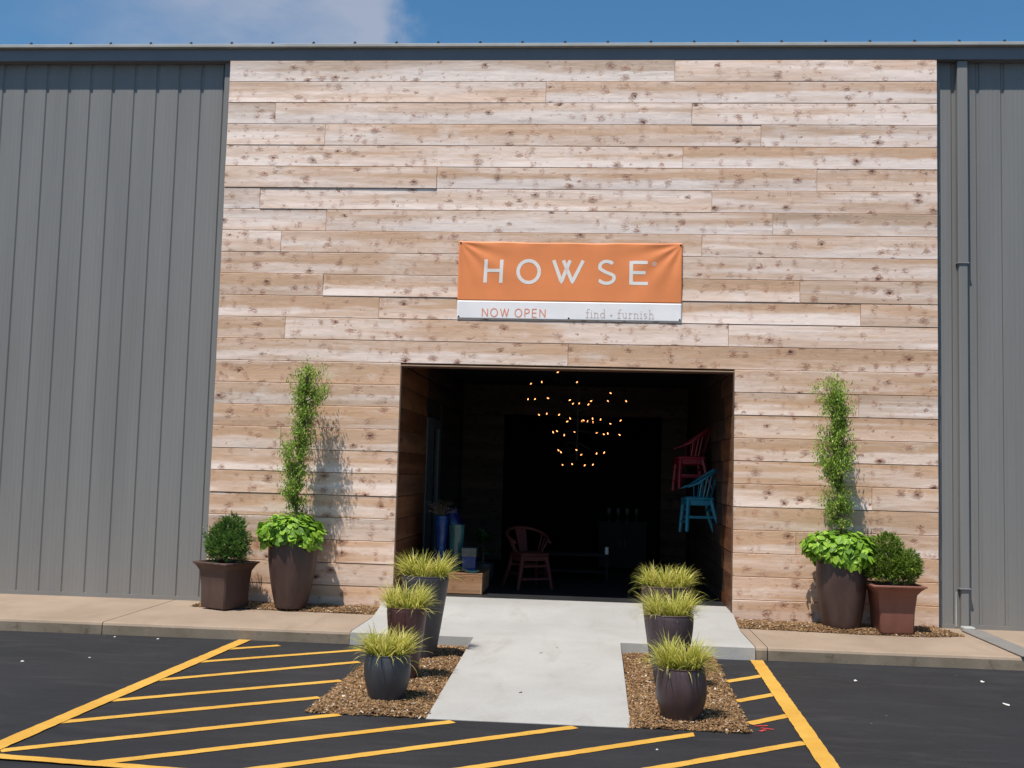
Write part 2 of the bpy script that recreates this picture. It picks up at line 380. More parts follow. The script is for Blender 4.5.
M['white'] = simple('off_white', (.6, .58, .55), .6, .05, 5)
M['banner_orange'] = simple('orange_vinyl', (.78, .25, .085), .5, .05, 2, spec=.35)
M['banner_white'] = simple('white_vinyl', (.82, .79, .78), .5, .04, 2, spec=.35)
M['ink_white'] = simple('white_print', (.78, .72, .66), .5, .02, 2)
M['ink_orange'] = simple('orange_print', (.74, .27, .15), .5, .03, 2)
M['ink_grey'] = simple('warm_grey_print', (.56, .40, .35), .5, .03, 2)
M['pebble'] = simple('pale_pebble', (.62, .60, .55), .8, .2, 30)
M['cloth_cord'] = simple('hanging_cord', (.35, .27, .22), .8, .1, 9)
def bulb_mat():
    k = NM('warm_bulb'); k.set((.8, .6, .4), .4); k.b.inputs['Emission Color'].default_value = (1, .36, .11, 1); k.b.inputs['Emission Strength'].default_value = 3.2; return k.m
M['bulb'] = bulb_mat()
M['dead_leaf'] = simple('dead_leaf_brown', (.16, .09, .04), .8, .3, 60)
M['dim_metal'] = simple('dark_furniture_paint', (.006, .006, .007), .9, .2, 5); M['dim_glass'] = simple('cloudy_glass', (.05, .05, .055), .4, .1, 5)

# ------------------------------------------------------------------ ground and paving
GA = -.12                                   # asphalt level
def sheet(name, x0, x1, y0, y1, z, mat, n=1):
    b = MB(); b.face([(x0, y0, z), (x1, y0, z), (x1, y1, z), (x0, y1, z)]); o = b.build(name, mat); return struct(o)
sheet('ground', -400, 400, -400, 400, GA-.02, M['asphalt'])
sheet('asphalt_lot', -40, 40, -60, -1.60, GA, M['asphalt'])

KY = -1.76                                  # front of the kerb
def slab(name, x0, x1, mat=M['sidewalk']):
    rnd = random.Random(int(x0*10)); b = MB(); n = max(2, int((x1-x0)/.12)); r = .022
    prof = [(.30, 0), (KY+r*1.4, 0), (KY+r*.4, -r*.35), (KY, -r*1.3)]
    b2 = MB(); xs = [x0+(x1-x0)*i/n for i in range(n+1)]
    jit = [rnd.uniform(-.006, .006) for _ in xs]
    for i in range(n):
        for k in range(len(prof)-1):
            (ya, za), (yb, zb) = prof[k], prof[k+1]
            j0 = jit[i] if k+1 > 0 else 0; j1 = jit[i+1]
            a0 = j0 if k > 0 else 0; a1 = j1 if k > 0 else 0
            b.face([(xs[i], ya+a0, za), (xs[i], yb+j0, zb), (xs[i+1], yb+j1, zb), (xs[i+1], ya+a1, za)])
    for x in (x0, x1): b.face([(x, .30, 0), (x, KY+r, 0), (x, KY+r, GA-.01), (x, .30, GA-.01)])
    struct(b.build(name, mat, smooth=True))
    for i in range(n):
        b2.face([(xs[i], KY+jit[i], -r*1.3), (xs[i], KY+jit[i]*.5, GA-.015), (xs[i+1], KY+jit[i+1]*.5, GA-.015), (xs[i+1], KY+jit[i+1], -r*1.3)])
    struct(b2.build('kerb', M['kerb_face'], smooth=True))
for a, c in ((-20, -11), (-10.992, -4.80), (-4.790, -2.322), (1.668, 4.86), (4.868, 11), (11.008, 20)): slab('sidewalk', a, c)
slab('sidewalk', 1.556, 1.660)
sheet('joint_filler', -20, 20, KY+.03, .28, GA+.03, M['backing'])

# entrance landing and ramp, new pale concrete
def landing_z(x, y):
    t = min(1, max(0, (-y-.02)/.75)); s = t*t*(3-2*t)
    return .10*(1-s)
def landing():
    b = MB(); X0, X1 = -2.315, 1.548; nx, ny = 40, 22; Y0, Y1 = .62, KY-.012
    P = lambda i, j: (X0+(X1-X0)*i/nx, Y0+(Y1-Y0)*j/ny)
    def V(i, j):
        x, y = P(i, j); return (x, y, landing_z(x, y)-(.006 if j == ny else 0))
    for i in range(nx):
        for j in range(ny): b.face([V(i, j), V(i, j+1), V(i+1, j+1), V(i+1, j)])
    for i in range(nx):
        a, c = V(i, ny), V(i+1, ny); b.face([a, (a[0], a[1]-.004, GA-.02), (c[0], c[1]-.004, GA-.02), c])
    for j in range(ny):
        for i in (0, nx):
            a, c = V(i, j), V(i, j+1); b.face([a, c, (c[0], c[1], GA-.02), (a[0], a[1], GA-.02)])
    struct(b.build('landing', M['walk'], smooth=True))
    # ramp down to the lot
    b = MB(); X0, X1 = -1.115, .285; Y0, Y1 = KY-.016, -4.75; n = 12
    def W_(i, j): 
        t = j/n; return ((X0, X1)[i], Y0+(Y1-Y0)*t, -.004*(1-t)+(GA+.004)*t)
    for j in range(n): b.face([W_(0, j), W_(0, j+1), W_(1, j+1), W_(1, j)])
    for i in (0, 1): b.face([W_(i, 0), W_(i, n), (W_(i, 0)[0], Y1, GA-.03), (W_(i, 0)[0], Y0, GA-.03)])
    b.face([W_(0, n), W_(1, n), (X1, Y1, GA-.03), (X0, Y1, GA-.03)])
    struct(b.build('ramp', M['walk']))
landing()

# painted stripes
def stripe(b, p, q, w, z, seed=0, sq=None):
    """long thin sheet with slightly uneven edges; sq = direction of the end cuts"""
    p = Vector(p); q = Vector(q); d = (q-p).normalized(); nrm = Vector((-d.y, d.x)); rnd = random.Random(seed)
    n = max(4, int((q-p).length/.06)); L_, R_ = [], []
    for i in range(n+1):
        t = i/n; c = p.lerp(q, t)
        ea = w/2+rnd.uniform(-.0035, .0035); eb = w/2+rnd.uniform(-.0035, .0035)
        L_.append((c.x+nrm.x*ea, c.y+nrm.y*ea, z)); R_.append((c.x-nrm.x*eb, c.y-nrm.y*eb, z))
    if sq is not None:
        s = Vector(sq).normalized()
        for c, i in ((p, 0), (q, n)):
            k = 1/abs(s.dot(nrm))
            L_[i] = (c.x+s.x*w/2*k*(1 if s.dot(nrm) > 0 else -1), c.y+s.y*w/2*k*(1 if s.dot(nrm) > 0 else -1), z)
            R_[i] = (c.x-s.x*w/2*k*(1 if s.dot(nrm) > 0 else -1), c.y-s.y*w/2*k*(1 if s.dot(nrm) > 0 else -1), z)
    for i in range(n): b.face([L_[i], R_[i], R_[i+1], L_[i+1]])
def markings():
    b = MB(); z1 = GA+.004; z2 = GA+.008; V1 = (0, 1)
    stripe(b, (1.555, -1.80), (1.43, -5.9), .118, z2, 1, (1, 0))
    stripe(b, (-3.345, -1.78), (-3.50, -6.15), .118, z2, 2, (1, 0))
    k = 0
    for (x0, y0, x1, y1) in ((1.135, -2.93, 1.50, -2.575), (1.12, -3.72, 1.47, -3.375), (1.11, -4.47, 1.45, -4.14),
                             (.02, -6.05, 1.41, -4.95), (-.95, -6.15, .70, -4.86), (-2.15, -6.38, -.09, -4.80), (-2.78, -6.20, -.92, -4.80),
                             (-3.43, -6.04, -1.72, -4.74), (-3.44, -5.31, -1.99, -4.22), (-3.40, -4.62, -1.98, -3.56),
                             (-3.38, -3.84, -2.02, -2.70), (-3.37, -3.02, -2.12, -2.06), (-3.35, -2.33, -2.94, -2.01)):
        k += 1; stripe(b, (x0, y0), (x1, y1), .086, z1, 10+k, V1 if x1 > 0 and x1 < 1.3 and y1 < -4.8 else None)
    stripe(b, (-3.6, -6.16), (-.6, -6.44), .085, GA+.012, 40)
    stripe(b, (-6.1, -1.50-.33), (-5.86, -1.87), .09, z1, 41); stripe(b, (-6.1, -1.84), (-6.25, -6.2), .105, z2, 42)
    struct(b.build('parking_markings', M['yellow']))
    b = MB()
    for (x, y, w, a) in ((1.19, -4.52, .10, .3), (1.22, -4.60, .09, -.4), (1.18, -4.66, .07, .8)):
        stripe(b, (x-.5*w*math.cos(a), y-.5*w*math.sin(a)), (x+.5*w*math.cos(a), y+.5*w*math.sin(a)), .022, z1, 60)
    struct(b.build('utility_marking', M['red_paint']))
markings()

# mulch: two beds and the strips at the foot of the wall
def mulch_bed(name, poly, z, n, h=.02, seed=0, label=None):
    rnd = random.Random(seed); b = MB()
    xs = [p[0] for p in poly]; ys = [p[1] for p in poly]; x0, x1, y0, y1 = min(xs), max(xs), min(ys), max(ys)
    def inside(x, y):
        c = False; m = len(poly)
        for i in range(m):
            (ax, ay), (bx, by) = poly[i], poly[(i+1) % m]
            if (ay > y) != (by > y) and x < (bx-ax)*(y-ay)/(by-ay)+ax: c = not c
        return c
    def edge(x, y):
        d = 9
        m = len(poly)
        for i in range(m):
            a = Vector(poly[i]); e = Vector(poly[(i+1) % m])-a; t = max(0, min(1, (Vector((x, y))-a).dot(e)/e.length_squared)); d = min(d, (Vector((x, y))-a-e*t).length)
        return d
    def zz(x, y): return z+h*min(1, edge(x, y)/.1)+.008*noise.noise(Vector((x*5, y*5, seed)))
    b.face([(x, y, z+.003) for x, y in poly])
    nx = int((x1-x0)/.04)+1; ny = int((y1-y0)/.04)+1
    for i in range(nx):
        for j in range(ny):
            q = [(x0+(x1-x0)*(i+a)/nx, y0+(y1-y0)*(j+c)/ny) for a, c in ((0, 0), (1, 0), (1, 1), (0, 1))]
            if all(inside(x*.999+.001*(x0+x1)/2, y*.999+.001*(y0+y1)/2) for x, y in q):
                b.face([(x, y, zz(x, y)) for x, y in q])
    base = struct(b.build(name, M['mulch'], smooth=True))
    c = MB(); k = 0
    while k < n:
        x, y = rnd.uniform(x0-.015, x1+.015), rnd.uniform(y0-.015, y1+.015)
        if not inside(x, y) and not (edge(x, y) < .025 and rnd.random() < .35): continue
        k += 1
        L1 = rnd.uniform(.004, .0135); L2 = L1*rnd.uniform(.3, .75); T = rnd.uniform(.001, .0035)
        zt = (zz(x, y) if inside(x, y) else z)+rnd.uniform(0, .010)
        Mx = Matrix.Translation((x, y, zt)) @ Matrix.Rotation(rnd.uniform(0, 6.28), 4, 'Z') @ Matrix.Rotation(rnd.gauss(0, .4), 4, 'Y') @ Matrix.Rotation(rnd.gauss(0, .5), 4, 'X')
        c.box(-L1, L1, -L2, L2, -T, T, Mx, (rnd.random(), rnd.random(), 0, 1))
    o = c.build('mulch_chips', M['chips'], fixn=False); o['kind'] = 'stuff'
    return base
mulch_bed('mulch_bed', [(-1.96, -4.72), (-1.117, -4.735), (-1.117, -1.785), (-1.94, -1.785)], GA+.004, 15000, .03, 1)
mulch_bed('mulch_bed', [(.287, -4.735), (1.075, -4.76), (1.165, -1.785), (.287, -1.785)], GA+.004, 14500, .03, 2)
mulch_bed('mulch_bed', [(-4.40, -.40), (-3.2, -.47), (-2.34, -.50), (-2.30, -.012), (-4.40, -.012)], .004, 7000, .03, 3)
mulch_bed('mulch_bed', [(1.556, -.50), (2.8, -.64), (3.45, -.66), (3.86, -.50), (3.76, -.012), (1.556, -.012)], .004, 7600, .03, 4)

# loose pebbles on the lot; the flattened ones at right stand for pale smears
PB = [(-4.76, -3.33, .018, 'white pebble on the dark asphalt left of the yellow stripes, nearest the camera'),
      (-4.60, -1.90, .013, 'small white pebble on the asphalt close to the left kerb, farther left of two'),
      (-4.16, -1.92, .013, 'small white pebble on the asphalt close to the left kerb, nearer the yellow line'),
      (-4.32, -3.02, .010, 'tiny pale pebble on open asphalt between kerb and yellow line on the left'),
      (3.39, -2.44, .016, 'pale smear on the asphalt at far right near the kerb'),
      (3.24, -3.41, .018, 'pale flat smear on the asphalt at far right, nearest the camera'),
      (2.27, -2.63, .014, 'pale smear on the asphalt between the thick yellow line and the right kerb'),
      (.43, -5.31, .010, 'tiny pale pebble between two yellow stripes in front of the right mulch bed')]
for i, (x, y, s, lab) in enumerate(PB):
    rnd = random.Random(i+5); b = MB(); vs = []; n = 7
    prof = [(.02, -.3), (.8, -.25), (1, .05), (.7, .45), (.02, .55)]
    b.lathe([(r*s, z*s) for r, z in prof], 0, 0, n, .25, 1.3, .9)
    o = b.build('pebble', M['pebble']); o.location = (x, y, GA+.3*s); o.rotation_euler = (0, 0, rnd.uniform(0, 3))
    o.scale = (2.2, 1.1, .35) if x > 2 else (.85, .85, .85)
    tag(o, lab, 'pebble', 'loose pebbles on the asphalt')

for i, (x, y, z, lab) in enumerate(((-.44, -2.40, -.028, 'curled brown dead leaf lying on the pale ramp near its top'), (-.52, -3.90, -.088, 'small dark dead leaf lying low on the pale ramp'), (-.30, -2.15, -.018, 'tiny tan dead leaf fragment at the head of the ramp'))):
    b = MB(); q = .022 if i < 2 else .012
    b.mesh([(-q, 0, .006), (-q*.3, q*.5, .001), (q*.6, q*.45, .002), (q, 0, .008), (q*.6, -q*.4, .003), (-q*.3, -q*.45, .004), (0, 0, .0015)], [(6, 0, 1), (6, 1, 2), (6, 2, 3), (6, 3, 4), (6, 4, 5), (6, 5, 0)])
    o = b.build('dead_leaf', M['dead_leaf'], fixn=False); o.location = (x, y, z+.004); o.rotation_euler = (0, 0, i*1.1); tag(o, lab, 'leaf', 'dead leaves on the ramp')

# ------------------------------------------------------------------ the building
WH = thing('warehouse', 'grey steel clad warehouse with a pale cedar plank entrance front and dark doorway', 'building', (0, 0, 0))
PITCH = .2548; ZTOP = 6.103+PITCH
XL, XR = -4.405, 3.775; OX0, OX1, OZ = -2.23, 1.55, 2.775
JO = {0:[.837], 1:[-.642], 2:[-3.83, 1.038], 3:[-3.226, 1.82], 4:[.943], 5:[-1.884, 2.448], 6:[-3.97, 1.277], 7:[-3.172, 1.962],
      8:[-3.696, 1.171], 9:[], 10:[-3.177, 2.267], 11:[-2.509, 2.934], 12:[-3.604, 1.479], 13:[-.318], 15:[2.918], 19:[3.06], 21:[2.24], 17:[-3.6], 22:[-2.9]}
def plank(b, P, ax, x0, x1, z0, z1, rnd, proud=None, gap=.0030, tone=None):
    """board in the plane through P; ax = direction along the board, outward normal = ax x up rotated"""
    out = Vector((ax.y, -ax.x, 0)); up = Vector((0, 0, 1))
    pr = rnd.uniform(-.0015, .0022) if proud is None else proud
    col = (rnd.random() if tone is None else tone, rnd.random(), rnd.random(), 1)
    uo = rnd.uniform(0, 40); vo = float(rnd.randint(0, 30))
    x0 += gap*.5; x1 -= gap*.5; z0 += gap; z1 -= gap
    cup = rnd.uniform(-.005, .005); lean = rnd.uniform(-.004, .004); bow = rnd.uniform(-.002, .002)
    vs = [0, .006, .25, .5, .75, .994, 1]; H = z1-z0
    vs = [0, .012, .25, .5, .75, .988, 1]
    n = max(1, int((x1-x0)/.6)); xs = [0]+[.0025/(x1-x0)]+[i/n for i in range(1, n)]+[1-.0025/(x1-x0)]+[1]
    grid = []
    for iu, uu in enumerate(xs):
        row = []
        for iv, t in enumerate(vs):
            off = pr+cup*(1-(2*t-1)**2)+lean*(2*t-1)+bow*math.sin(uu*math.pi)
            if iv in (0, len(vs)-1) or iu in (0, len(xs)-1): off -= .0028
            row.append((P+ax*(x0+(x1-x0)*uu)+up*(z0+H*t)+out*off, (uo+(x1-x0)*uu, vo+H*t)))
        grid.append(row)
    for i in range(len(xs)-1):
        for j in range(len(vs)-1):
            q = [grid[i][j], grid[i+1][j], grid[i+1][j+1], grid[i][j+1]]
            b.face([p for p, _ in q], [w for _, w in q], col)
    # edges back into the wall
    ring = [grid[i][0] for i in range(len(xs))]+[grid[-1][j] for j in range(1, len(vs))]+[grid[i][-1] for i in range(len(xs)-2, -1, -1)]+[grid[0][j] for j in range(len(vs)-2, 0, -1)]
    for i in range(len(ring)):
        a, c = ring[i], ring[(i+1) % len(ring)]
        b.face([a[0], a[0]-out*.018, c[0]-out*.018, c[0]], [a[1]]*4, col)
def facade():
    b = MB(); rnd = random.Random(11); P = Vector((0, 0, 0)); ax = Vector((1, 0, 0))
    for r in range(25):
        z1 = ZTOP-r*PITCH; z0 = z1-PITCH
        spans = [(XL, XR)] if r < 14 else [(XL, OX0), (OX1, XR)]
        for (a, c) in spans:
            cuts = [a]+[j for j in JO.get(r, []) if a < j < c]+[c]
            for k in range(len(cuts)-1):
                proud = .009 if (r == 5 and k == 0) else None
                if r == 19: proud = .004
                plank(b, P, ax, cuts[k], cuts[k+1], z0, z1, rnd, proud, tone=min(1, max(0, rnd.uniform(.0, .38)+r*.034+(.2 if r > 9 and rnd.random() < .4 else 0))))
    b.build('plank_front', M['cedar'], WH)
facade()
def backing():
    b = MB()
    b.box(XL+.004, OX0-.016, .019, .12, -.12, ZTOP-.003); b.box(OX1+.016, XR-.004, .019, .12, -.12, ZTOP-.003)
    b.box(OX0-.016, OX1+.016, .019, .12, OZ+.012, ZTOP-.003)
    b.build('backing', M['backing'], WH)
backing()
GY = .12
def cladding(x0, x1, phase, name):
    """ribbed sheet: flats, narrow grooves, two faint swages per flat"""
    prof = []; pitch = .2745; g = (phase-x0) % pitch; x = x0+g-pitch
    while x < x1+pitch:
        prof += [(x-.026, 0), (x-.012, .013), (x+.012, .013), (x+.020, 0), (x+.034, 0)]
        for s in (.085, .135, .185): prof += [(x+s, 0), (x+s+.010, -.0009), (x+s+.020, -.0009), (x+s+.030, 0)]
        x += pitch
    prof = [p for p in prof if x0 < p[0] < x1]; prof = [(x0, 0)]+prof+[(x1, 0)]
    b = MB(); zs = (.045, 2.1, 4.2, 6.50)
    for i in range(len(prof)-1):
        for k in range(3):
            (xa, ya), (xb, yb) = prof[i], prof[i+1]
            b.face([(xa, GY+ya, zs[k]), (xb, GY+yb, zs[k]), (xb, GY+yb, zs[k+1]), (xa, GY+ya, zs[k+1])])
    b.build(name, M['steel'], WH, fixn=False)
cladding(-20, XL-.022, -4.775, 'ribbed_cladding'); cladding(XR+.012, 20, 3.986, 'ribbed_cladding')
def trims():
    b = MB(); b.box(-20, XL-.05, GY-.008, GY+.06, .0, .045); b.build('base_angle', M['steel'], WH); b = MB(); b.box(XR+.03, 20, GY-.008, GY+.06, .0, .045); b.build('base_angle', M['steel'], WH)
    b = MB(); b.box(XL-.085, XL-.004, GY-.05, GY+.03, .003, 6.45, ch=.004)      # corner trims against the planks
    b.build('corner_trim', M['steel'], WH)
    b = MB(); b.box(XR+.004, XR+.055, GY-.03, GY+.03, .003, 6.45, ch=.004); b.build('corner_trim', M['steel'], WH)
    # eave: dark fascia under a paler folded edge
    b = MB(); b.box(-20.05, 20.05, .004, .18, ZTOP+.004, 6.505); b.build('fascia', M['trim'], WH)
    b = MB(); b.box(-20.1, 20.1, -.052, .19, 6.507, 6.545, ch=.004); b.build('roof_edge', M['trim_light'], WH)
    b = MB(); b.box(-20.05, 20.05, .19, 16.0, 6.40, 6.52); b.build('roof', M['trim'], WH)
    b = MB()
    b.box(-20, -19.9, .16, 16, 0, 6.4); b.box(19.9, 20, .16, 16, 0, 6.4); b.box(-20, 20, 15.9, 16, 0, 6.4)
    b.box(-19.9, XL+.006, .16, .24, 0, 6.4); b.box(XR-.006, 19.9, .16, .24, 0, 6.4); b.build('wall', M['steel'], WH)
    x = -7.35; first = None
    while x < 5.4:
        if first is None:
            m = MB(); m.lathe([(.022, 0), (.022, .008), (.014, .009), (.014, .026), (.006, .030)], 0, 0, 8)
            first = m.build('screw', M['dark_metal'], WH); o = first
        else:
            o = first.copy(); COL.objects.link(o); o.parent = WH
        o.location = (x, -.03, 6.545); x += .494
trims()
# downspout
def downspout():
    b = MB(); b.box(4.01, 4.125, GY-.085, GY-.004, 4.03, 6.36, ch=.008); 
    b.box(4.018, 4.117, GY-.078, GY-.010, .43, 4.06, ch=.008); b.box(4.024, 4.111, GY-.073, GY-.014, .0, .46, ch=.008)
    ds = b.build('downspout', M['steel'], WH)
    for z in (4.03, .43):
        m = MB(); m.box(4.003, 4.132, GY-.09, GY-.003, z, z+.016, ch=.004); m.build('collar', M['trim'], ds)
    m = MB(); m.box(4.005, 4.13, GY-.22, GY-.088, .003, .045, ch=.01); m.build('outlet', M['trim_light'], ds)
    m = MB(); m.box(3.975, 4.19, KY-.015, GY-.22, .003, .022, ch=.006); m.build('drain_pan', M['steel'], ds)
    m = MB(); m.box(3.982, 4.0, GY-.012, GY-.003, .02, .40); m.build('ground_strap', M['trim_light'], ds)
downspout()

# entrance recess
IY = 6.1; CZ = 3.05
def recess():
    rnd = random.Random(5)
    b = MB(); bd = MB()
    for r in range(13, 25):
        z1 = min(ZTOP-r*PITCH, CZ); z0 = ZTOP-(r+1)*PITCH
        # left wall faces +X, right wall faces -X
        zt = min(z1, OZ)
        if z0 < .08: z0 = .085
        if zt-z0 < .04 and r > 13: continue
        y0 = .03
        if r == 13: zt = z1; y0 = .125
        plank(b, Vector((OX0, 0, 0)), Vector((0, 1, 0)), y0, 2.1, z0, zt, rnd)
        if z0 > 2.3: plank(bd, Vector((OX0, 0, 0)), Vector((0, 1, 0)), 2.1, IY, z0, zt, rnd)
        plank(bd, Vector((OX0, 0, 0)), Vector((0, 1, 0)), 3.45, 3.95, z0, zt, rnd)
        cut = rnd.uniform(.7, 1.3)
        plank(b, Vector((OX1, 0, 0)), Vector((0, -1, 0)), -cut, -y0, z0, zt, rnd); plank(bd, Vector((OX1, 0, 0)), Vector((0, -1, 0)), -IY, -cut, z0, zt, rnd)
    # back wall on both sides of and above the inner opening
    for r in range(12, 25):
        z1 = min(ZTOP-r*PITCH, CZ); z0 = max(.085, ZTOP-(r+1)*PITCH)
        if z1-z0 < .03: continue
        P = Vector((0, IY, 0))
        if z0 > 2.45: plank(bd, P, Vector((1, 0, 0)), OX0, OX1, z0, z1, rnd)
        else: plank(bd, P, Vector((1, 0, 0)), OX0, -1.52, z0, z1, rnd); plank(bd, P, Vector((1, 0, 0)), 1.12, OX1, z0, z1, rnd)
    b.build('reveal_planks', M['cedar_dark'], WH); bd.build('plank_lining', M['cedar_shade_painted'], WH)
    b = MB()
    b.box(OX0-.30, OX0-.02, .13, IY+.2, -.1, 3.3); b.box(OX1+.02, OX1+.30, .13, IY+.2, -.1, 3.3)
    b.box(OX0-.3, OX1+.3, .022, IY+.2, CZ, CZ+.2) if False else None
    b.box(OX0-.28, -1.54, IY+.02, IY+.2, -.1, 3.3); b.box(1.14, OX1+.28, IY+.02, IY+.2, -.1, 3.3); b.box(-1.54, 1.14, IY+.02, IY+.2, 2.56, 3.3)
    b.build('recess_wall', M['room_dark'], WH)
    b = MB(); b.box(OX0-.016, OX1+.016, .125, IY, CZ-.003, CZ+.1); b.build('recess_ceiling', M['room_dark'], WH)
    b = MB(); b.box(OX0, OX1, .0, .03, OZ-.018, OZ-.003, ch=.003); b.build('lintel_trim', M['crate_wood2'], WH)
    b = MB(); b.box(OX0, OX1, .032, .12, OZ-.03, OZ-.006); b.build('lintel_soffit', M['cedar_dark'], WH)
    b = MB(); b.box(OX0, OX0+.012, -.004, .028, .1, OZ-.02); b.build('jamb_trim', M['backing'], WH)
    b = MB(); b.box(OX1-.012, OX1, -.004, .028, .1, OZ-.02); b.build('jamb_trim', M['backing'], WH)
    # shop room behind, unlit
    b = MB(); X0, X1, Y0, Y1 = -5, 5, IY+.2, 14
    b.box(X0-.1, X0, Y0, Y1, -.1, 3.4); b.box(X1, X1+.1, Y0, Y1, -.1, 3.4); b.box(X0, X1, Y1, Y1+.1, -.1, 3.4); b.box(X0, X1, Y0, Y1, 3.3, 3.4)
    b.box(X0, OX0-.3, Y0-.1, Y0, -.1, 3.4); b.box(OX1+.3, X1, Y0-.1, Y0, -.1, 3.4)
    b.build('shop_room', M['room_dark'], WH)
    s = MB(); s.box(OX0+.0, OX1, .56, 14, .0, .104); struct(s.build('entry_floor', M['floor_shade']))  # begins at the doorway's shadow edge; its colour carries that shade
    # glazed door in the left side wall with its grey frame
    d = MB(); Xa = OX0; 
    for (ya, yb) in ((2.12, 2.70), (3.24, 3.45)): d.box(Xa-.05, Xa+.012, ya, yb if yb < 3 else 3.45, .105, 2.28, ch=.004)
    d.box(Xa-.05, Xa+.010, 2.70, 3.24, 2.16, 2.279); d.box(Xa-.05, Xa+.010, 2.70, 3.24, .105, .30)
    fr = d.build('door_frame', M['frame_grey'], WH)
    g = MB(); g.box(Xa-.03, Xa-.018, 2.70, 3.24, .30, 2.16); g.build('pane', M['glass'], fr)
    g = MB(); g.box(Xa-.03, Xa-.016, 3.96, IY-.02, .105, 2.60); g.build('side_window', M['glass'], WH)
recess()

# ------------------------------------------------------------------ banner
BX0, BX1, BZ0, BZ1 = -1.600, .952, 3.318, 4.213
def ban_off(x, z):
    """depth of the vinyl in front of the planks, with pull folds from the corners"""
    u = (x-BX0)/(BX1-BX0); v = (z-BZ0)/(BZ1-BZ0); o = .006
    for (cx, cz, s) in ((0, 1, 1), (1, 1, -1)):
        dx = (u-cx)*2.8*s; dz = (cz-v)
        r = math.hypot(dx, dz); a = math.atan2(dz, dx+1e-6)
        fall = max(0, 1-r/1.0)*min(1, r*5)
        o += .0065*fall*math.sin(a*13+1.2*cx)
    for c, wd, am in ((.30, .05, .004), (.69, .04, .0045), (.5, .12, .003)):
        o += am*math.exp(-((u-c+(1-v)*.10*(1 if c < .6 else -1))/wd)**2)*max(0, v)**1.5
    o += .004*noise.noise(Vector((x*2.2, z*3, 1)))+.005*math.exp(-((1-v)/.04)**2)*math.sin(u*38)*.4
    return max(.002, o)
def ban_edge(u): return .010*math.sin(u*math.pi)+.003*math.sin(u*23)
def banner():
    T = thing('banner', 'orange and white vinyl banner reading HOWSE and NOW OPEN stretched on the planks', 'banner', (0, -.006, 0))
    def part(name, z0, z1, mat, nz):
        b = MB(); nx = 150
        def V(i, j):
            x = BX0+(BX1-BX0)*i/nx; z = z0+(z1-z0)*j/nz; u = i/nx
            if z1 > 4 and j > nz*.8: z -= ban_edge(u)*(j/nz-.8)*5
            return (x, -ban_off(x, z), z)
        for i in range(nx):
            for j in range(nz): b.face([V(i, j), V(i+1, j), V(i+1, j+1), V(i, j+1)])
        o = b.build(name, mat, T, smooth='all', fixn=False)
        # shared vertices for smooth folds
        import bmesh
        bm = bmesh.new(); bm.from_mesh(o.data); bmesh.ops.remove_doubles(bm, verts=bm.verts, dist=1e-5); bm.to_mesh(o.data); bm.free()
        o.data.polygons.foreach_set('use_smooth', [True]*len(o.data.polygons))
        s = o.modifiers.new('thick', 'SOLIDIFY'); s.thickness = .0012; s.offset = 1
        return o
    part('orange_panel', 3.524, BZ1, M['banner_orange'], 44); part('white_panel', BZ0, 3.5235, M['banner_white'], 16)
    def stroke(b, pts, w, cap=False):
        """flat ribbon that follows the cloth"""
        P = [Vector(p) for p in pts]; d = []
        for i in range(len(P)-1):
            n = max(1, int((P[i+1]-P[i]).length/.012)); d += [P[i].lerp(P[i+1], k/n) for k in range(n)]
        d.append(P[-1]); Ls, Rs = [], []
        for i, p in enumerate(d):
            if 0 < i < len(d)-1:
                a = (p-d[i-1]).normalized(); c = (d[i+1]-p).normalized(); t = (a+c).normalized(); k = 1/max(.75, t.dot(a))
            else: t = (d[min(i+1, len(d)-1)]-d[max(i-1, 0)]).normalized(); k = 1
            nn = Vector((-t.y, t.x))*w/2*k; Ls.append(p+nn); Rs.append(p-nn)
        for i in range(len(d)-1):
            b.face([(q.x, -ban_off(q.x, q.y)-.0028, q.y) for q in (Ls[i], Rs[i], Rs[i+1], Ls[i+1])])
    def letter(fn, mat):
        b = MB(); fn(b); b.build('letter', mat, T, fixn=False)
    def arc(cx, cz, rx, rz, a0, a1, n=20): return [(cx+rx*math.cos(R(a0+(a1-a0)*i/n)), cz+rz*math.sin(R(a0+(a1-a0)*i/n))) for i in range(n+1)]
    z0, z1 = 3.745, 3.995; w = .036; b = MB(); h = z1-z0
    w = .040; W_ = M['ink_white']
    letter(lambda b: (stroke(b, [(-1.287, z0-.012), (-1.280, z1+.008)], w), stroke(b, [(-1.106, z0-.012), (-1.100, z1+.008)], w), stroke(b, [(-1.266, 3.876), (-1.120, 3.876)], w*.95)), W_)
    letter(lambda b: stroke(b, arc(-.789, 3.868, .121, .126, 0, 360, 40), w), W_)
    letter(lambda b: (stroke(b, [(-.505, z1+.008), (-.413, z0+.010), (-.318, z1+.008)], w*.98), stroke(b, [(-.395, z1+.008), (-.288, z0+.010), (-.168, z1+.008)], w*.98)), W_)
    pts = [(.166, 3.966), (.150, 3.986)]+arc(.098, 3.934, .076, .063, 60, 200, 14)+[(.040, 3.900), (.090, 3.873), (.150, 3.850)]+arc(.098, 3.808, .088, .063, 25, -145, 18)+[(.012, 3.775)]
    letter(lambda b: stroke(b, pts, w*.95), W_)
    letter(lambda b: (stroke(b, [(.378, z0-.012), (.378, z1+.010)], w), [stroke(b, [(.392, zz), (xe, zz)], w*.95) for zz, xe in ((z1-.006, .562), (3.872, .540), (z0+.004, .568))]), W_)
    b = MB(); stroke(b, arc(.638, 3.975, .020, .020, 0, 360, 16), .006); stroke(b, [(.631, 3.965), (.631, 3.985), (.640, 3.985), (.644, 3.979), (.638, 3.974), (.645, 3.965)], .004)
    b.build('registered_mark', M['ink_white'], T, fixn=False)
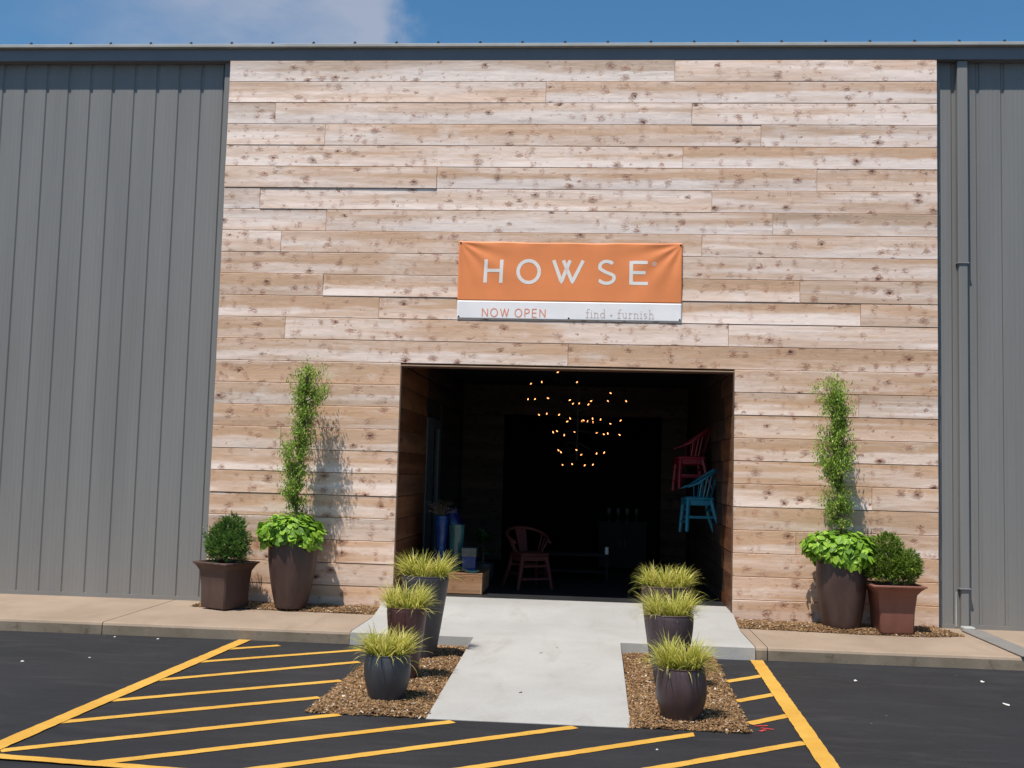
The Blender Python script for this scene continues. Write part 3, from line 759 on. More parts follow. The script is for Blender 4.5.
    # NOW OPEN, light grotesque capitals drawn as strokes
    def caps(b, word, x, zb, H, w, gapx):
        for ch in word:
            if ch == ' ': x += H*.42; continue
            if ch == 'N': W_ = H*.66; S = [[(0, 0), (0, H)], [(0, H), (W_, 0)], [(W_, 0), (W_, H)]]
            if ch == 'O': W_ = H*.84; S = [arc(W_/2, H/2, W_/2, H/2, 0, 360, 24)]
            if ch == 'W': W_ = H*1.0; S = [[(0, H), (W_*.25, 0), (W_*.5, H), (W_*.75, 0), (W_, H)]]
            if ch == 'P': W_ = H*.54; S = [[(0, 0), (0, H)], [(0, H), (W_*.5, H)]+arc(W_*.5, H*.735, W_*.5, H*.265, 90, -90, 10)+[(0, H*.47)]]
            if ch == 'E': W_ = H*.54; S = [[(0, 0), (0, H)], [(0, H), (W_, H)], [(0, H*.52), (W_*.92, H*.52)], [(0, 0), (W_, 0)]]
            b = MB()
            for s in S: stroke(b, [(x+p[0], zb+p[1]) for p in s], w)
            b.build('letter', M['ink_orange'], T, fixn=False)
            x += W_+gapx
        return x
    caps(None, 'NOW OPEN', -1.308, 3.343, .092, .0120, .0355)
    # find + furnish, thin typewriter letters with slab serifs
    def slab(b, word, x, zb, w):
        xh = .058; H = .098
        for ch in word:
            S = []; sf = lambda cx, z, l=.030: S.append([(cx-l/2, z), (cx+l/2, z)])
            if ch == 'f': W_ = .040; S.append([(.018, 0), (.018, H*.8)]+arc(.034, H*.82, .016, .018, 180, 50, 6)); sf(.018, 0, .034); S.append([(.002, xh), (.036, xh)])
            if ch == 'i': W_ = .022; S.append([(.010, 0), (.010, xh)]); sf(.010, 0); S.append([(-.002, xh), (.010, xh)]); S.append([(.007, H*.84), (.015, H*.84)])
            if ch == 'n': W_ = .058; S.append([(.010, 0), (.010, xh)]); S.append([(.010, xh*.7)]+arc(.028, xh*.62, .017, xh*.36, 160, 0, 10)+[(.045, 0)]); sf(.010, 0, .026); sf(.046, 0, .026); S.append([(-.002, xh), (.010, xh)])
            if ch == 'd': W_ = .056; S.append(arc(.023, xh*.5, .021, xh*.5, 0, 360, 16)); S.append([(.045, 0), (.045, H)]); S.append([(.034, H), (.046, H)]); S.append([(.045, 0), (.056, 0)])
            if ch == 'u': W_ = .056; S.append([(.009, xh)]+[(.009, xh*.4)]+arc(.026, xh*.37, .017, xh*.35, 180, 340, 8)); S.append([(.044, 0), (.044, xh)]); S.append([(-.003, xh), (.009, xh)]); S.append([(.034, xh), (.044, xh)]); S.append([(.044, 0), (.054, 0)])
            if ch == 'r': W_ = .042; S.append([(.012, 0), (.012, xh)]); S.append([(.012, xh*.6)]+arc(.028, xh*.64, .014, xh*.34, 150, 40, 6)); sf(.012, 0, .032); S.append([(.0, xh), (.012, xh)])
            if ch == 's': W_ = .044; S.append(arc(.020, xh*.75, .014, xh*.24, 30, 240, 8)+arc(.020, xh*.26, .015, xh*.25, 70, -150, 8))
            if ch == 'h': W_ = .058; S.append([(.010, 0), (.010, H)]); S.append([(.010, xh*.7)]+arc(.028, xh*.62, .017, xh*.36, 160, 0, 10)+[(.045, 0)]); sf(.010, 0, .026); sf(.046, 0, .026); S.append([(-.002, H), (.010, H)])
            if ch == '+': W_ = .042; S.append([(.006, xh*.5), (.034, xh*.5)]); S.append([(.020, xh*.5-.014), (.020, xh*.5+.014)])
            if ch == ' ': W_ = .016
            b = MB()
            for s in S: stroke(b, [(x+p[0], zb+p[1]) for p in s], w)
            if S: b.build('letter', M['ink_grey'], T, fixn=False)
            x += W_+.0155
        return x
    slab(None, 'find + furnish', -.128, 3.347, .0066)
    for (x, z) in ((BX0+.02, BZ1-.02), (BX1-.02, BZ1-.02), (BX0+.02, BZ0+.02), (BX1-.02, BZ0+.02), (-.32, BZ0+.018)):
        m = MB(); m.lathe([(.004, 0), (.011, 0), (.011, .003), (.004, .003)], 0, 0, 12); g = m.build('grommet', M['dark_metal'], T)
        g.rotation_euler = (R(90), 0, 0); g.location = (x, -ban_off(x, z)-.003, z)
banner()

# ------------------------------------------------------------------ planters
def pot_round(T, prof, mat, wob=.0, n=48, name='pot'):
    """prof: outer radius/height from foot to rim; adds a rim lip and inner wall"""
    (r1, z1) = prof[-1]
    P = [(prof[0][0]*.96, 0)]+list(prof)+[(r1+.004, z1+.006), (r1-.006, z1+.012), (r1-.020, z1+.006), (r1-.026, z1-.06), (.001, z1-.06)]
    b = MB(); b.lathe(P, 0, 0, n, wob); o = b.build(name, mat, T, smooth='all')
    o.data.set_sharp_from_angle(angle=R(60))
    s = MB(); s.lathe([(r1-.024, z1-.045), (.001, z1-.035)], 0, 0, 24); s.build('soil', M['soil'], T)
    return o
def prof_curve(pts, n=14):
    """smooth (r,z) through control points"""
    out = []
    m = len(pts)
    for i in range(m-1):
        p0, p1, p2, p3 = pts[max(i-1, 0)], pts[i], pts[i+1], pts[min(i+2, m-1)]
        for k in range(n if i < m-2 else n+1):
            t = k/n
            f = lambda a, b, c, d: .5*((2*b)+(-a+c)*t+(2*a-5*b+4*c-d)*t*t+(-a+3*b-3*c+d)*t**3)
            out.append((f(p0[0], p1[0], p2[0], p3[0]), f(p0[1], p1[1], p2[1], p3[1])))
    return out
def blades(T, r, z, n, length, seed, lean=(0, 0), tufts=3):
    rnd = random.Random(seed); b = MB()
    cs = [(rnd.uniform(-.5, .5)*r, rnd.uniform(-.4, .4)*r) for _ in range(tufts)]
    cs = [((k-(tufts-1)/2)*r*.95+rnd.uniform(-.2, .2)*r, rnd.uniform(-.35, .35)*r) for k in range(tufts)]
    for i in range(n):
        c = rnd.choice(cs); a = rnd.uniform(0, 2*math.pi); rr = abs(rnd.gauss(0, .20))*r
        p = Vector((c[0]+rr*math.cos(a), c[1]+rr*math.sin(a), z))
        if math.hypot(p.x, p.y) > r*.95: p.x *= .6; p.y *= .6
        out = Vector((math.cos(a)+lean[0]+(c[0]/r)*.7, math.sin(a)+lean[1], 0)); out.normalize()
        L_ = length*rnd.uniform(.55, 1.18); tilt = abs(rnd.gauss(.40, .28)); droop = rnd.uniform(.5, 1.8)
        if rnd.random() < .10: tilt += .45; droop += .3
        w = rnd.uniform(.0026, .0052); m = 7; side = Vector((-out.y, out.x, 0)); side = (side+Vector((rnd.uniform(-.5, .5), rnd.uniform(-.5, .5), rnd.uniform(-.3, .3)))).normalized()
        ang = tilt; q = p.copy(); pts = [q.copy()]
        for k in range(m):
            q = q+(out*math.sin(ang)+Vector((0, 0, 1))*math.cos(ang))*(L_/m); ang += droop/m*(.4+1.3*k/m); pts.append(q.copy())
        col = (min(1, max(0, rnd.gauss(.52, .3))), rnd.random(), 0, 1)
        for k in range(m):
            w0 = w*(1-(k/m)**2.2); w1 = w*(1-((k+1)/m)**2.2)
            b.face([pts[k]-side*w0, pts[k]+side*w0, pts[k+1]+side*w1, pts[k+1]-side*w1], col=col)
    return b.build('sedge_grass', M['grass'], T, fixn=False)
MZ = GA+.016
def grass_pot(name, lab, x, y, z, prof, mat, seed, n=420, ln=.20, rz=0):
    T = thing(name, lab, 'potted plant', (x, y, z), rz, 'potted gold grasses along the entrance ramp')
    P = prof_curve(prof, 8); pot_round(T, P, mat); r, zz = P[-1]
    blades(T, r-.03, zz-.04, n, ln, seed); return T
short = [(.112, .0), (.128, .03), (.160, .14), (.172, .235), (.166, .30), (.158, .335)]
mid = [(.088, 0), (.100, .05), (.128, .25), (.152, .45), (.160, .545), (.158, .575)]
tall = [(.104, 0), (.118, .06), (.160, .33), (.199, .60), (.210, .70), (.207, .735)]
grass_pot('potted_grass', 'short charcoal grey rounded pot of gold grass, nearest on the left mulch bed', -1.475, -4.30, MZ, short, M['pot_charcoal'], 1, 780, .26)
grass_pot('potted_grass', 'narrow maroon pot of gold grass, middle height, between charcoal and slate pots', -1.48, -3.50, MZ, mid, M['pot_maroon'], 2, 640, .27)
grass_pot('potted_grass', 'tallest slate grey tapering pot of gold grass left of the doorway', -1.49, -2.50, MZ, tall, M['pot_slate'], 3, 850, .28)
short2 = [(.112, .0), (.132, .03), (.168, .14), (.177, .23), (.166, .32), (.154, .36)]
grass_pot('potted_grass', 'short plum brown rounded pot of gold grass, nearest on the right mulch bed', .640, -4.52, MZ, short2, M['pot_plum'], 4, 780, .28)
mid2 = [(.098, 0), (.112, .05), (.150, .25), (.180, .46), (.186, .555), (.183, .59)]
grass_pot('potted_grass', 'mauve grey pot of gold grass standing between the two others on the right bed', .630, -3.46, MZ, mid2, M['pot_plum2'], 5, 700, .27)
tall2 = [(.12, 0), (.132, .06), (.175, .32), (.208, .56), (.215, .66), (.212, .70)]
grass_pot('potted_grass', 'rust brown tall pot of gold grass, farthest of the right bed near the doorway', .665, -2.36, MZ, tall2, M['pot_rust'], 6, 820, .25)

# small leafy things
def leaf_shape(kind):
    if kind == 'heart': return [(0, 0), (.42, -.12), (.60, .25), (.42, .68), (0, 1.15), (-.42, .68), (-.60, .25), (-.42, -.12)]
    if kind == 'lance': return [(0, 0), (.17, .3), (.13, .7), (0, 1), (-.13, .7), (-.17, .3)]
    return [(0, 0), (.28, .35), (.2, .75), (0, 1), (-.2, .75), (-.28, .35)]
def put_leaf(b, p, d, nrm, L_, kind, col, cup=.15):
    d = d.normalized(); s = d.cross(nrm).normalized(); n = s.cross(d).normalized(); sh = leaf_shape(kind)
    pts = [p+s*(x*L_)+d*(y*L_)-n*(abs(x)*cup*L_ + (y*y)*cup*L_*.8) for x, y in sh]
    mid = p+d*L_*.5+n*.02*L_
    h = len(sh)//2
    b.face([pts[i] for i in range(0, h+1)], col=col); b.face([pts[0]]+[pts[i] for i in range(h, len(sh))], col=col)
def vine(T, c, rx, ry, rz_, n, seed, L_=.062, droop=.12, squash=None):
    rnd = random.Random(seed); b = MB()
    for i in range(n):
        a = rnd.uniform(0, 2*math.pi); e = math.asin(rnd.uniform(-.55, 1)); rr = rnd.uniform(.62, 1.03)
        lump = 1+.16*noise.noise(Vector((math.cos(a)*1.6+seed, math.sin(a)*1.6, e*1.3)))*2
        d = Vector((math.cos(e)*math.cos(a), math.cos(e)*math.sin(a), math.sin(e)))
        p = c+Vector((d.x*rx, d.y*ry, d.z*rz_))*rr*lump
        nrm = (d+Vector((rnd.gauss(0, .35), rnd.gauss(0, .35), rnd.gauss(.5, .35)))).normalized()
        t = Vector((d.x, d.y, -.5-.6*rnd.random()))+Vector((rnd.gauss(0, .35), rnd.gauss(0, .35), rnd.gauss(0, .3)))
        t = t-nrm*t.dot(nrm)
        put_leaf(b, p, t, nrm, L_*rnd.uniform(.6, 1.2), 'heart', (rnd.random(), rnd.random(), 0, 1), .18)
    return b.build('vine_leaves', M['vine_leaf'], T, fixn=False)
def slim_tree(T, prof, x0, y0, zb, seed, n_leaf, name='crown'):
    """prof: list of (x centre, half width, z) from the top down, world x; builds trunk with limbs, and the leaves"""
    rnd = random.Random(seed); prof = sorted(prof, key=lambda q: q[2])
    def at(z):
        if z <= prof[0][2]: return prof[0][0], prof[0][1]
        for a, c in zip(prof, prof[1:]):
            if z <= c[2]:
                t = (z-a[2])/(c[2]-a[2]); return a[0]+(c[0]-a[0])*t, a[1]+(c[1]-a[1])*t
        return prof[-1][0], prof[-1][1]*.6
    zt = prof[-1][2]; b = MB(); trunk = []
    prof = [(x, hw*1.10, z) for x, hw, z in prof]
    m = 14
    for k in range(m+1):
        z = zb+(zt-.12-zb)*k/m; cx, hw = at(z); trunk.append(Vector(((cx-x0)*.45+.03*k/m+rnd.uniform(-.006, .006), rnd.uniform(-.012, .012), z)))
    trunk[0].x = 0; trunk[0].y = 0
    b.tube(trunk, [.020*(1-k/m)+.003 for k in range(m+1)], 7)
    twigs = []
    for i in range(120):
        k = rnd.uniform(0, m-1.01); p = trunk[int(k)].lerp(trunk[int(k)+1], k-int(k)); a = rnd.uniform(0, 2*math.pi)
        up = rnd.uniform(.10, .34); z2 = min(zt, p.z+up); 
        if z2 < prof[0][2]-.06: continue
        cx, hw = at(z2); ro = hw*rnd.uniform(.35, .98)
        q = Vector((cx-x0+math.cos(a)*ro, math.sin(a)*min(ro, .17), z2))
        mid_ = p.lerp(q, .5)+Vector((0, 0, -.02)); pts = [p, mid_, q]; b.tube(pts, [.006, .004, .0016], 4); twigs.append((p, mid_, q))
    b.build('trunk', M['bark'], T, smooth='all')
    l = MB(); i = 0
    while i < n_leaf:
        p, md, q = rnd.choice(twigs); t = rnd.random()**.6
        c = p.lerp(md, t*2) if t < .5 else md.lerp(q, t*2-1)
        g = .036*(.5+t); c = c+Vector((rnd.gauss(0, g), rnd.gauss(0, g), rnd.gauss(0, g*1.1)))
        cx, hw = at(c.z)
        dn = noise.noise(Vector((c.x*9+seed, c.y*9, c.z*9)))
        if abs(c.x+x0-cx) > hw*1.12+.02 or c.z < prof[0][2]-.10 or dn < -.16: continue
        i += 1
        d = Vector((rnd.gauss(0, .55), rnd.gauss(0, .55), rnd.gauss(.9, .5))); nr = Vector((rnd.gauss(0, 1), rnd.gauss(-.2, 1), rnd.gauss(.6, .7))).normalized()
        put_leaf(l, c, d, nr, rnd.uniform(.018, .040), 'lance', (rnd.random(), rnd.random(), 0, 1), .1)
    l.build(name, M['tree_leaf'], T, fixn=False)
potL = prof_curve([(.165, 0), (.180, .04), (.225, .25), (.262, .50), (.268, .66), (.262, .72)], 8)
T = thing('potted_tree', 'slender small leaved tree over lime vine in a dark pot left of the doorway', 'potted tree', (-3.30, -.36, .03), 0, 'potted slender trees beside the doorway')
pot_round(T, potL, M['pot_rust'])
slim_tree(T, [(-3.12, .11, 2.72), (-3.16, .21, 2.64), (-3.16, .25, 2.50), (-3.19, .17, 2.32), (-3.24, .12, 2.14), (-3.27, .16, 1.97), (-3.31, .22, 1.81), (-3.28, .15, 1.62), (-3.31, .15, 1.45), (-3.30, .13, 1.23), (-3.29, .11, 1.05)], -3.30, 0, .66, 3, 12500)
vine(T, Vector((-.035, -.03, .80)), .36, .30, .225, 1300, 21)
potR = prof_curve([(.185, 0), (.20, .04), (.235, .25), (.262, .50), (.262, .64), (.258, .70)], 8)
T = thing('potted_tree', 'slender small leaved tree over lime vine in a red brown pot right of the doorway', 'potted tree', (2.655, -.35, .03), 0, 'potted slender trees beside the doorway')
pot_round(T, potR, M['pot_rust'])
slim_tree(T, [(2.53, .10, 2.66), (2.56, .20, 2.54), (2.59, .17, 2.39), (2.57, .15, 2.21), (2.56, .17, 2.02), (2.60, .21, 1.84), (2.58, .17, 1.67), (2.59, .19, 1.49), (2.62, .16, 1.31), (2.60, .13, 1.13)], 2.655, 0, .64, 7, 12500)
vine(T, Vector((-.01, -.03, .80)), .39, .31, .225, 1350, 22)

def conifer(T, lobes, n, seed, mat):
    """dense dwarf conifer: sprays of short needles pointing outward"""
    rnd = random.Random(seed); b = MB()
    tw = MB(); tw.tube([(0, 0, lobes[0][0].z-.25), (0, 0, lobes[0][0].z)], [.02, .008], 6)
    for (c, r) in lobes: tw.tube([(0, 0, lobes[0][0].z-.12), tuple(c)], [.012, .004], 5)
    tw.build('stem', M['bark'], T)
    tot = sum(r[0]*r[2] for _, r in lobes)
    for (c, r) in lobes:
        for i in range(int(n*r[0]*r[2]/tot)):
            a = rnd.uniform(0, 6.283); e = math.asin(rnd.uniform(-.75, 1)); d = Vector((math.cos(e)*math.cos(a), math.cos(e)*math.sin(a), math.sin(e)))
            lump = 1+.50*noise.noise(d*3.4+Vector((seed, c.z*9, 0)))+.10*rnd.random()
            p = c+Vector((d.x*r[0], d.y*r[1], d.z*r[2]))*rnd.uniform(.72, 1.0)*lump
            ax = (d+Vector((0, 0, .55))+Vector((rnd.gauss(0, .3), rnd.gauss(0, .3), rnd.gauss(0, .3)))).normalized()
            tn = rnd.random(); g = rnd.random()
            for k in range(6):
                s = ax.cross(Vector((rnd.gauss(0, 1), rnd.gauss(0, 1), rnd.gauss(0, 1)))).normalized()
                dd = (ax+s*rnd.uniform(.2, .75)).normalized(); L_ = rnd.uniform(.018, .036); w = .0034
                q = p+ax*(k*.004); sd = dd.cross(ax).normalized()*w
                b.face([q-sd, q+sd, q+dd*L_], col=(min(1, max(0, tn+rnd.uniform(-.2, .2))), g, 0, 1))
    b.build('needles', mat, T, fixn=False)
def square_pot(T, w0, w1, lip, H, mat, lipw):
    """flared square planter with a heavy rolled rim"""
    def ring(w, z): return [(-w, -w, z), (w, -w, z), (w, w, z), (-w, w, z)]
    prof = [(w0, 0), (w0+.008, .02), (w0+(w1-w0)*.45, H*.45), (w1, H*.80), (w1+(lipw-w1)*.45, H*.90), (lipw-.012, H*.955), (lipw, H*.965), (lipw, H-.006), (lipw-.005, H), (lipw-.04, H), (lipw-.05, H-.06), (.001, H-.06)]
    b = MB(); v = []; fs = []
    for w, z in prof:
        c = min(.016, w*.1); v += [(-w+c, -w, z), (w-c, -w, z), (w, -w+c, z), (w, w-c, z), (w-c, w, z), (-w+c, w, z), (-w, w-c, z), (-w, -w+c, z)]
    for k in range(len(prof)-1):
        for i in range(8): fs.append((k*8+i, k*8+(i+1) % 8, (k+1)*8+(i+1) % 8, (k+1)*8+i))
    fs.append(tuple(range(7, -1, -1))); b.mesh(v, fs); b.build('pot', mat, T, smooth=True)
    s = MB(); q = lipw-.047; s.face([(-q, -q, H-.045), (q, -q, H-.045), (q, q, H-.045), (-q, q, H-.045)]); s.build('soil', M['soil'], T)
T = thing('potted_shrub', 'round dark green conifer in a wide dark brown square planter turned corner-first', 'potted shrub', (-4.02, -.44, .015), R(-27), 'potted dwarf conifers by the plank wall')
square_pot(T, .175, .205, .03, .50, M['pot_brown'], .262)
conifer(T, [(Vector((0, 0, .71)), (.22, .22, .21)), (Vector((.10, -.07, .64)), (.17, .18, .16)), (Vector((-.11, .06, .63)), (.17, .17, .15)), (Vector((.02, .03, .87)), (.13, .13, .12))], 5600, 4, M['conifer'])
T = thing('potted_shrub', 'bushy bright green conifer in a terracotta square planter with flared rim', 'potted shrub', (3.15, -.47, .02), R(3), 'potted dwarf conifers by the plank wall')
square_pot(T, .165, .200, .03, .50, M['pot_terra'], .278)
conifer(T, [(Vector((-.03, 0, .68)), (.21, .2, .19)), (Vector((.13, -.05, .70)), (.15, .16, .14)), (Vector((-.05, 0, .88)), (.13, .14, .13)), (Vector((.12, .04, .60)), (.14, .15, .12)), (Vector((-.16, -.02, .64)), (.11, .13, .13))], 5600, 9, M['conifer_gold'])

# ------------------------------------------------------------------ chairs with a horseshoe rail
def chair(lab, mat, loc, rot, name='horseshoe_chair', group=None, s=1.0, cord=None, arm=.63, back=.86, ext=.05):
    """front of the chair faces -Y"""
    T = thing(name, lab, 'chair', loc, 0, group); T.rotation_euler = rot; T.scale = (s, s, s)
    b = MB(); b.box(-.20, .20, -.19, .19, .415, .455, ch=.012); b.box(-.165, .165, -.155, .155, .453, .462, ch=.004); b.build('seat', mat, T, smooth=True)
    for yy in (-.178, .150): b = MB(); b.box(-.185, .185, yy, yy+.028, .355, .414, ch=.004); b.build('seat_rail', mat, T)
    for xx in (-.185, .157): b = MB(); b.box(xx, xx+.028, -.149, .149, .345, .414, ch=.004); b.build('seat_rail', mat, T)
    for sx in (-1, 1):
        for sy in (-1, 1):
            l = MB(); l.tube([(sx*.165, sy*.150, .42), (sx*.20, sy*.19-(.02 if sy < 0 else 0)*-1, .22), (sx*.24, (-.185 if sy < 0 else .27), 0)], [.030, .028, .024], 8); l.build('leg', mat, T, smooth=True)
    def at(z): t = (.42-z)/.42; return .165+.075*t, .150+.035*t
    for z, sides in ((.13, 'f'), (.19, 'lr'), (.29, 'fb')):
        x, y = at(z)
        for q in sides:
            m = MB()
            if q == 'f': m.box(-x, x, -y-.012, -y+.012, z-.016, z+.016, ch=.004)
            if q == 'b': m.box(-x, x, y-.012, y+.012, z-.016, z+.016, ch=.004)
            if q == 'l': m.box(-x-.012, -x+.012, -y, y+.04, z-.016, z+.016, ch=.004)
            if q == 'r': m.box(x-.012, x+.012, -y, y+.04, z-.016, z+.016, ch=.004)
            m.build('stretcher', mat, T)
    def rail(t):           # t -1..1 round the back
        a = t*R(118); return Vector((math.sin(a)*.275, .06+math.cos(a)*.225, arm+(back-arm)*(math.cos(a)+.47)/1.47))
    m = MB(); pts = [rail(-1+2*i/28) for i in range(29)]; pts = [pts[0]+Vector((-.01, -ext, -.4*ext))]+pts+[pts[-1]+Vector((.01, -ext, -.4*ext))]
    m.tube(pts, [.013]+[.024]*29+[.013], 8, flat=.75); m.build('top_rail', mat, T, smooth='all')
    for t in (-.88, -.72, -.58, .58, .72, .88):
        p = rail(t); m = MB(); m.tube([(p.x*.66, (p.y-.02)*.72, .45), tuple(p)], .011, 6); m.build('spindle', mat, T, smooth=True)
    m = MB(); a = rail(-.14); c = rail(.14)
    m.mesh([(-.055, .165, .45), (.055, .165, .45), (c.x*1, c.y, c.z), (a.x, a.y, a.z), (-.055, .177, .45), (.055, .177, .45), (c.x, c.y+.012, c.z), (a.x, a.y+.012, a.z)],
           [(0, 1, 2, 3), (4, 7, 6, 5), (0, 3, 7, 4), (1, 5, 6, 2), (0, 4, 5, 1), (3, 2, 6, 7)]); m.build('splat', mat, T)
    if cord:
        m = MB(); m.tube(cord, .004, 5); m.build('cord', M['cloth_cord'], T, smooth='all')
    return T
FZ = .104
chair('dark red lacquered horseshoe armchair standing on the floor inside the doorway', M['red_chair'], (-.80, 1.75, FZ), (0, 0, R(30)), s=1.0, arm=.60, back=.755, ext=.06)
G = 'painted horseshoe chairs hung on the right wall of the entrance'
chair('turquoise horseshoe chair hanging on the right entrance wall, lower one', M['blue_chair'], (1.33, 1.80, .88), (0, R(-3), R(-84)), group=G, s=.96, ext=.13,
      cord=[(0, .285, .80), (.02, .33, .62), (.0, .30, .45), (-.04, .2, .40)])
chair('crimson horseshoe chair hanging on the right entrance wall above the turquoise one', M['pink_chair'], (1.27, 2.35, 1.40), (0, R(-3), R(-84)), group=G, s=.96, ext=.13)

# ------------------------------------------------------------------ pots on a wooden box inside the doorway
b = MB(); rnd = random.Random(77)
plank(b, Vector((0, .80, 0)), Vector((1, 0, 0)), -2.20, -1.30, .108, .335, rnd, 0)
plank(b, Vector((-1.302, 0, 0)), Vector((0, 1, 0)), .80, 1.70, .108, .335, rnd, 0)
o = b.build('plank_sides', M['crate_wood']); T = thing('display_box', 'low brown wooden display box against the left side of the entrance', 'display box', (0, 0, 0)); o.parent = T
b = MB(); b.box(-2.20, -1.302, .802, 1.70, .337, .352, ch=.002); b.build('top_board', M['crate_wood'], T)
b = MB(); b.box(-2.19, -1.33, .825, 1.69, .106, .336); b.build('inner_frame', M['backing'], T)
BT = .353
def vase(name, lab, x, y, prof, mat, cat='vase', n=28, group=None, sq=False, rim=None):
    T = thing(name, lab, cat, (x, y, BT), 0, group); (r1, z1) = prof[-1]
    P = list(prof)+[(r1-.012, z1+.002), (r1-.016, z1-.08), (.001, z1-.08)]
    b = MB(); b.lathe(P, 0, 0, n if not sq else 4); o = b.build('body', mat, T, smooth=not sq)
    if rim: m = MB(); m.lathe([(r1+.001, z1-.10), (r1+.004, z1-.09), (r1+.004, z1), (r1+.001, z1+.001)], 0, 0, n if not sq else 4); m.build('rim', rim, T)
    return T
VG = 'glazed vases on the wooden box inside the entrance'
T = vase('vase', 'tall cobalt blue vase filled with dried flowers on the wooden box', -1.86, 1.15, prof_curve([(.07, 0), (.10, .12), (.065, .27), (.075, .45), (.088, .62), (.085, .66)], 6), M['blue_glaze'], group=VG)
rnd = random.Random(9); st = MB(); fl = MB()
for i in range(34):
    a = rnd.uniform(0, 6.28); s_ = rnd.uniform(.05, .20); q = Vector((math.cos(a)*s_, math.sin(a)*s_*.8, rnd.uniform(.70, .84)))
    st.tube([(0, 0, .60), (q.x*.4, q.y*.4, .70), tuple(q)], .0022, 4)
    for k in range(16):
        d = Vector((rnd.gauss(0, 1), rnd.gauss(0, 1), rnd.gauss(.3, 1))); put_leaf(fl, q+d*.008, d, Vector((rnd.gauss(0, 1), rnd.gauss(0, 1), rnd.gauss(0, 1))).normalized(), rnd.uniform(.010, .020), 'oval', (rnd.random(), 0, 0, 1))
o = st.build('stems', M['bark']); o2 = fl.build('flower_heads', M['dry_flower'], fixn=False)
B_ = thing('dried_flowers', 'bunch of brown dried flowers standing in the tall cobalt vase', 'dried flowers', (-1.86, 1.15, BT)); o.parent = B_; o2.parent = B_
vase('vase', 'tall tapered teal green vase in the middle of the wooden box', -1.665, 1.12, [(.068, 0), (.075, .02), (.098, .54), (.103, .56)], M['teal_glaze'], group=VG)
vase('vase', 'navy blue round vase at the back behind the teal vase', -1.78, 1.48, prof_curve([(.08, 0), (.13, .25), (.14, .55), (.09, .70), (.10, .74)], 6), M['navy_glaze'], group=VG)
vase('cube_pot', 'small square pot with tan rim and cobalt body at the box corner', -1.487, 1.02, [(.105, 0), (.11, .01), (.122, .29)], M['blue_glaze'], cat='pot', sq=True, rim=M['ombre_tan']).rotation_euler = (0, 0, R(45))
vase('saucer', 'flat teal saucer on the front edge of the wooden box', -1.44, .90, [(.05, 0), (.085, .010), (.10, .032)], M['teal_glaze'], cat='saucer').scale = (1, 1, .9)
# leafy plant in a pot on the floor behind the box corner
T = thing('houseplant', 'dark leafy potted plant in the shadow right of the wooden box', 'houseplant', (-1.42, 1.95, FZ))
pot_round(T, prof_curve([(.10, 0), (.14, .14), (.15, .28)], 6), M['pot_charcoal']); rnd = random.Random(31); b = MB()
for i in range(240):
    a = rnd.uniform(0, 6.28); e = rnd.uniform(-.2, 1.4); d = Vector((math.cos(e)*math.cos(a), math.cos(e)*math.sin(a), math.sin(e))); p = Vector((0, 0, .46))+Vector((d.x*.17, d.y*.17, d.z*.22))*rnd.uniform(.4, 1)
    put_leaf(b, p, d+Vector((0, 0, -.3)), (d+Vector((0, 0, 1))).normalized(), rnd.uniform(.05, .09), 'oval', (rnd.random(), 0, 0, 1))
b.build('leaves', M['shade_leaf'], T, fixn=False)
m = MB(); m.tube([(0, 0, .2), (.01, 0, .35), (0, .01, .5)], .010, 6); m.build('stem', M['bark'], T)

# dim furniture deeper inside
T = thing('console_table', 'dark two shelf console table deep in the unlit entrance', 'table', (-.22, 3.2, FZ))
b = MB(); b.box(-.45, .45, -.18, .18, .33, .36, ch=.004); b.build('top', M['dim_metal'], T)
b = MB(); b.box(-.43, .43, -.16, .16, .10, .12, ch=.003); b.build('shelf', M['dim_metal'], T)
for sx in (-1, 1):
    for sy in (-1, 1): m = MB(); m.box(sx*.43-.015, sx*.43+.015, sy*.16-.015, sy*.16+.015, 0, .33); m.build('leg', M['dim_metal'], T)
b = MB(); b.lathe([(.022, 0), (.026, .01), (.026, .095), (.020, .10), (.020, .09), (.001, .09)], 0, 0, 16); o = b.build('candle', M['white'])
o.location = (.205, 3.06, FZ+.3605-.001+.002); tag(o, 'short white candle on the right end of the dark console table', 'candle')
T = thing('cabinet', 'dark waist high cabinet at the back of the entrance with pale goblets on it', 'cabinet', (.46, 4.7, FZ))
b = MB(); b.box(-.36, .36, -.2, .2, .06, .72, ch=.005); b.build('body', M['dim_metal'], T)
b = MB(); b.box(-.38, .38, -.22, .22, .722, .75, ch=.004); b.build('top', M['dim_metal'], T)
for sx in (-1, 1): m = MB(); m.box(sx*.18-.165, sx*.18+.165, -.212, -.202, .09, .69, ch=.003); d = m.build('door', M['dim_metal'], T); h = MB(); h.tube([(sx*.03, -.222, .38), (sx*.03, -.222, .48)], .006, 6); h.build('handle', M['dark_metal'], d)
first = None
for i, x in enumerate((.25, .39, .53, .67)):
    if first is None:
        m = MB(); m.lathe([(.03, 0), (.03, .006), (.006, .014), (.006, .09), (.028, .12), (.034, .17), (.031, .20), (.029, .19), (.001, .125)], 0, 0, 14); first = m.build('goblet', M['dim_glass'], smooth=True); o = first
    else: o = first.copy(); COL.objects.link(o)
    o.location = (x, 4.66, FZ+.751); tag(o, ('leftmost pale goblet on the dark cabinet', 'second pale goblet from the left on the dark cabinet', 'third pale goblet from the left on the dark cabinet', 'rightmost pale goblet on the dark cabinet')[i], 'goblet', 'goblets on the dark cabinet')

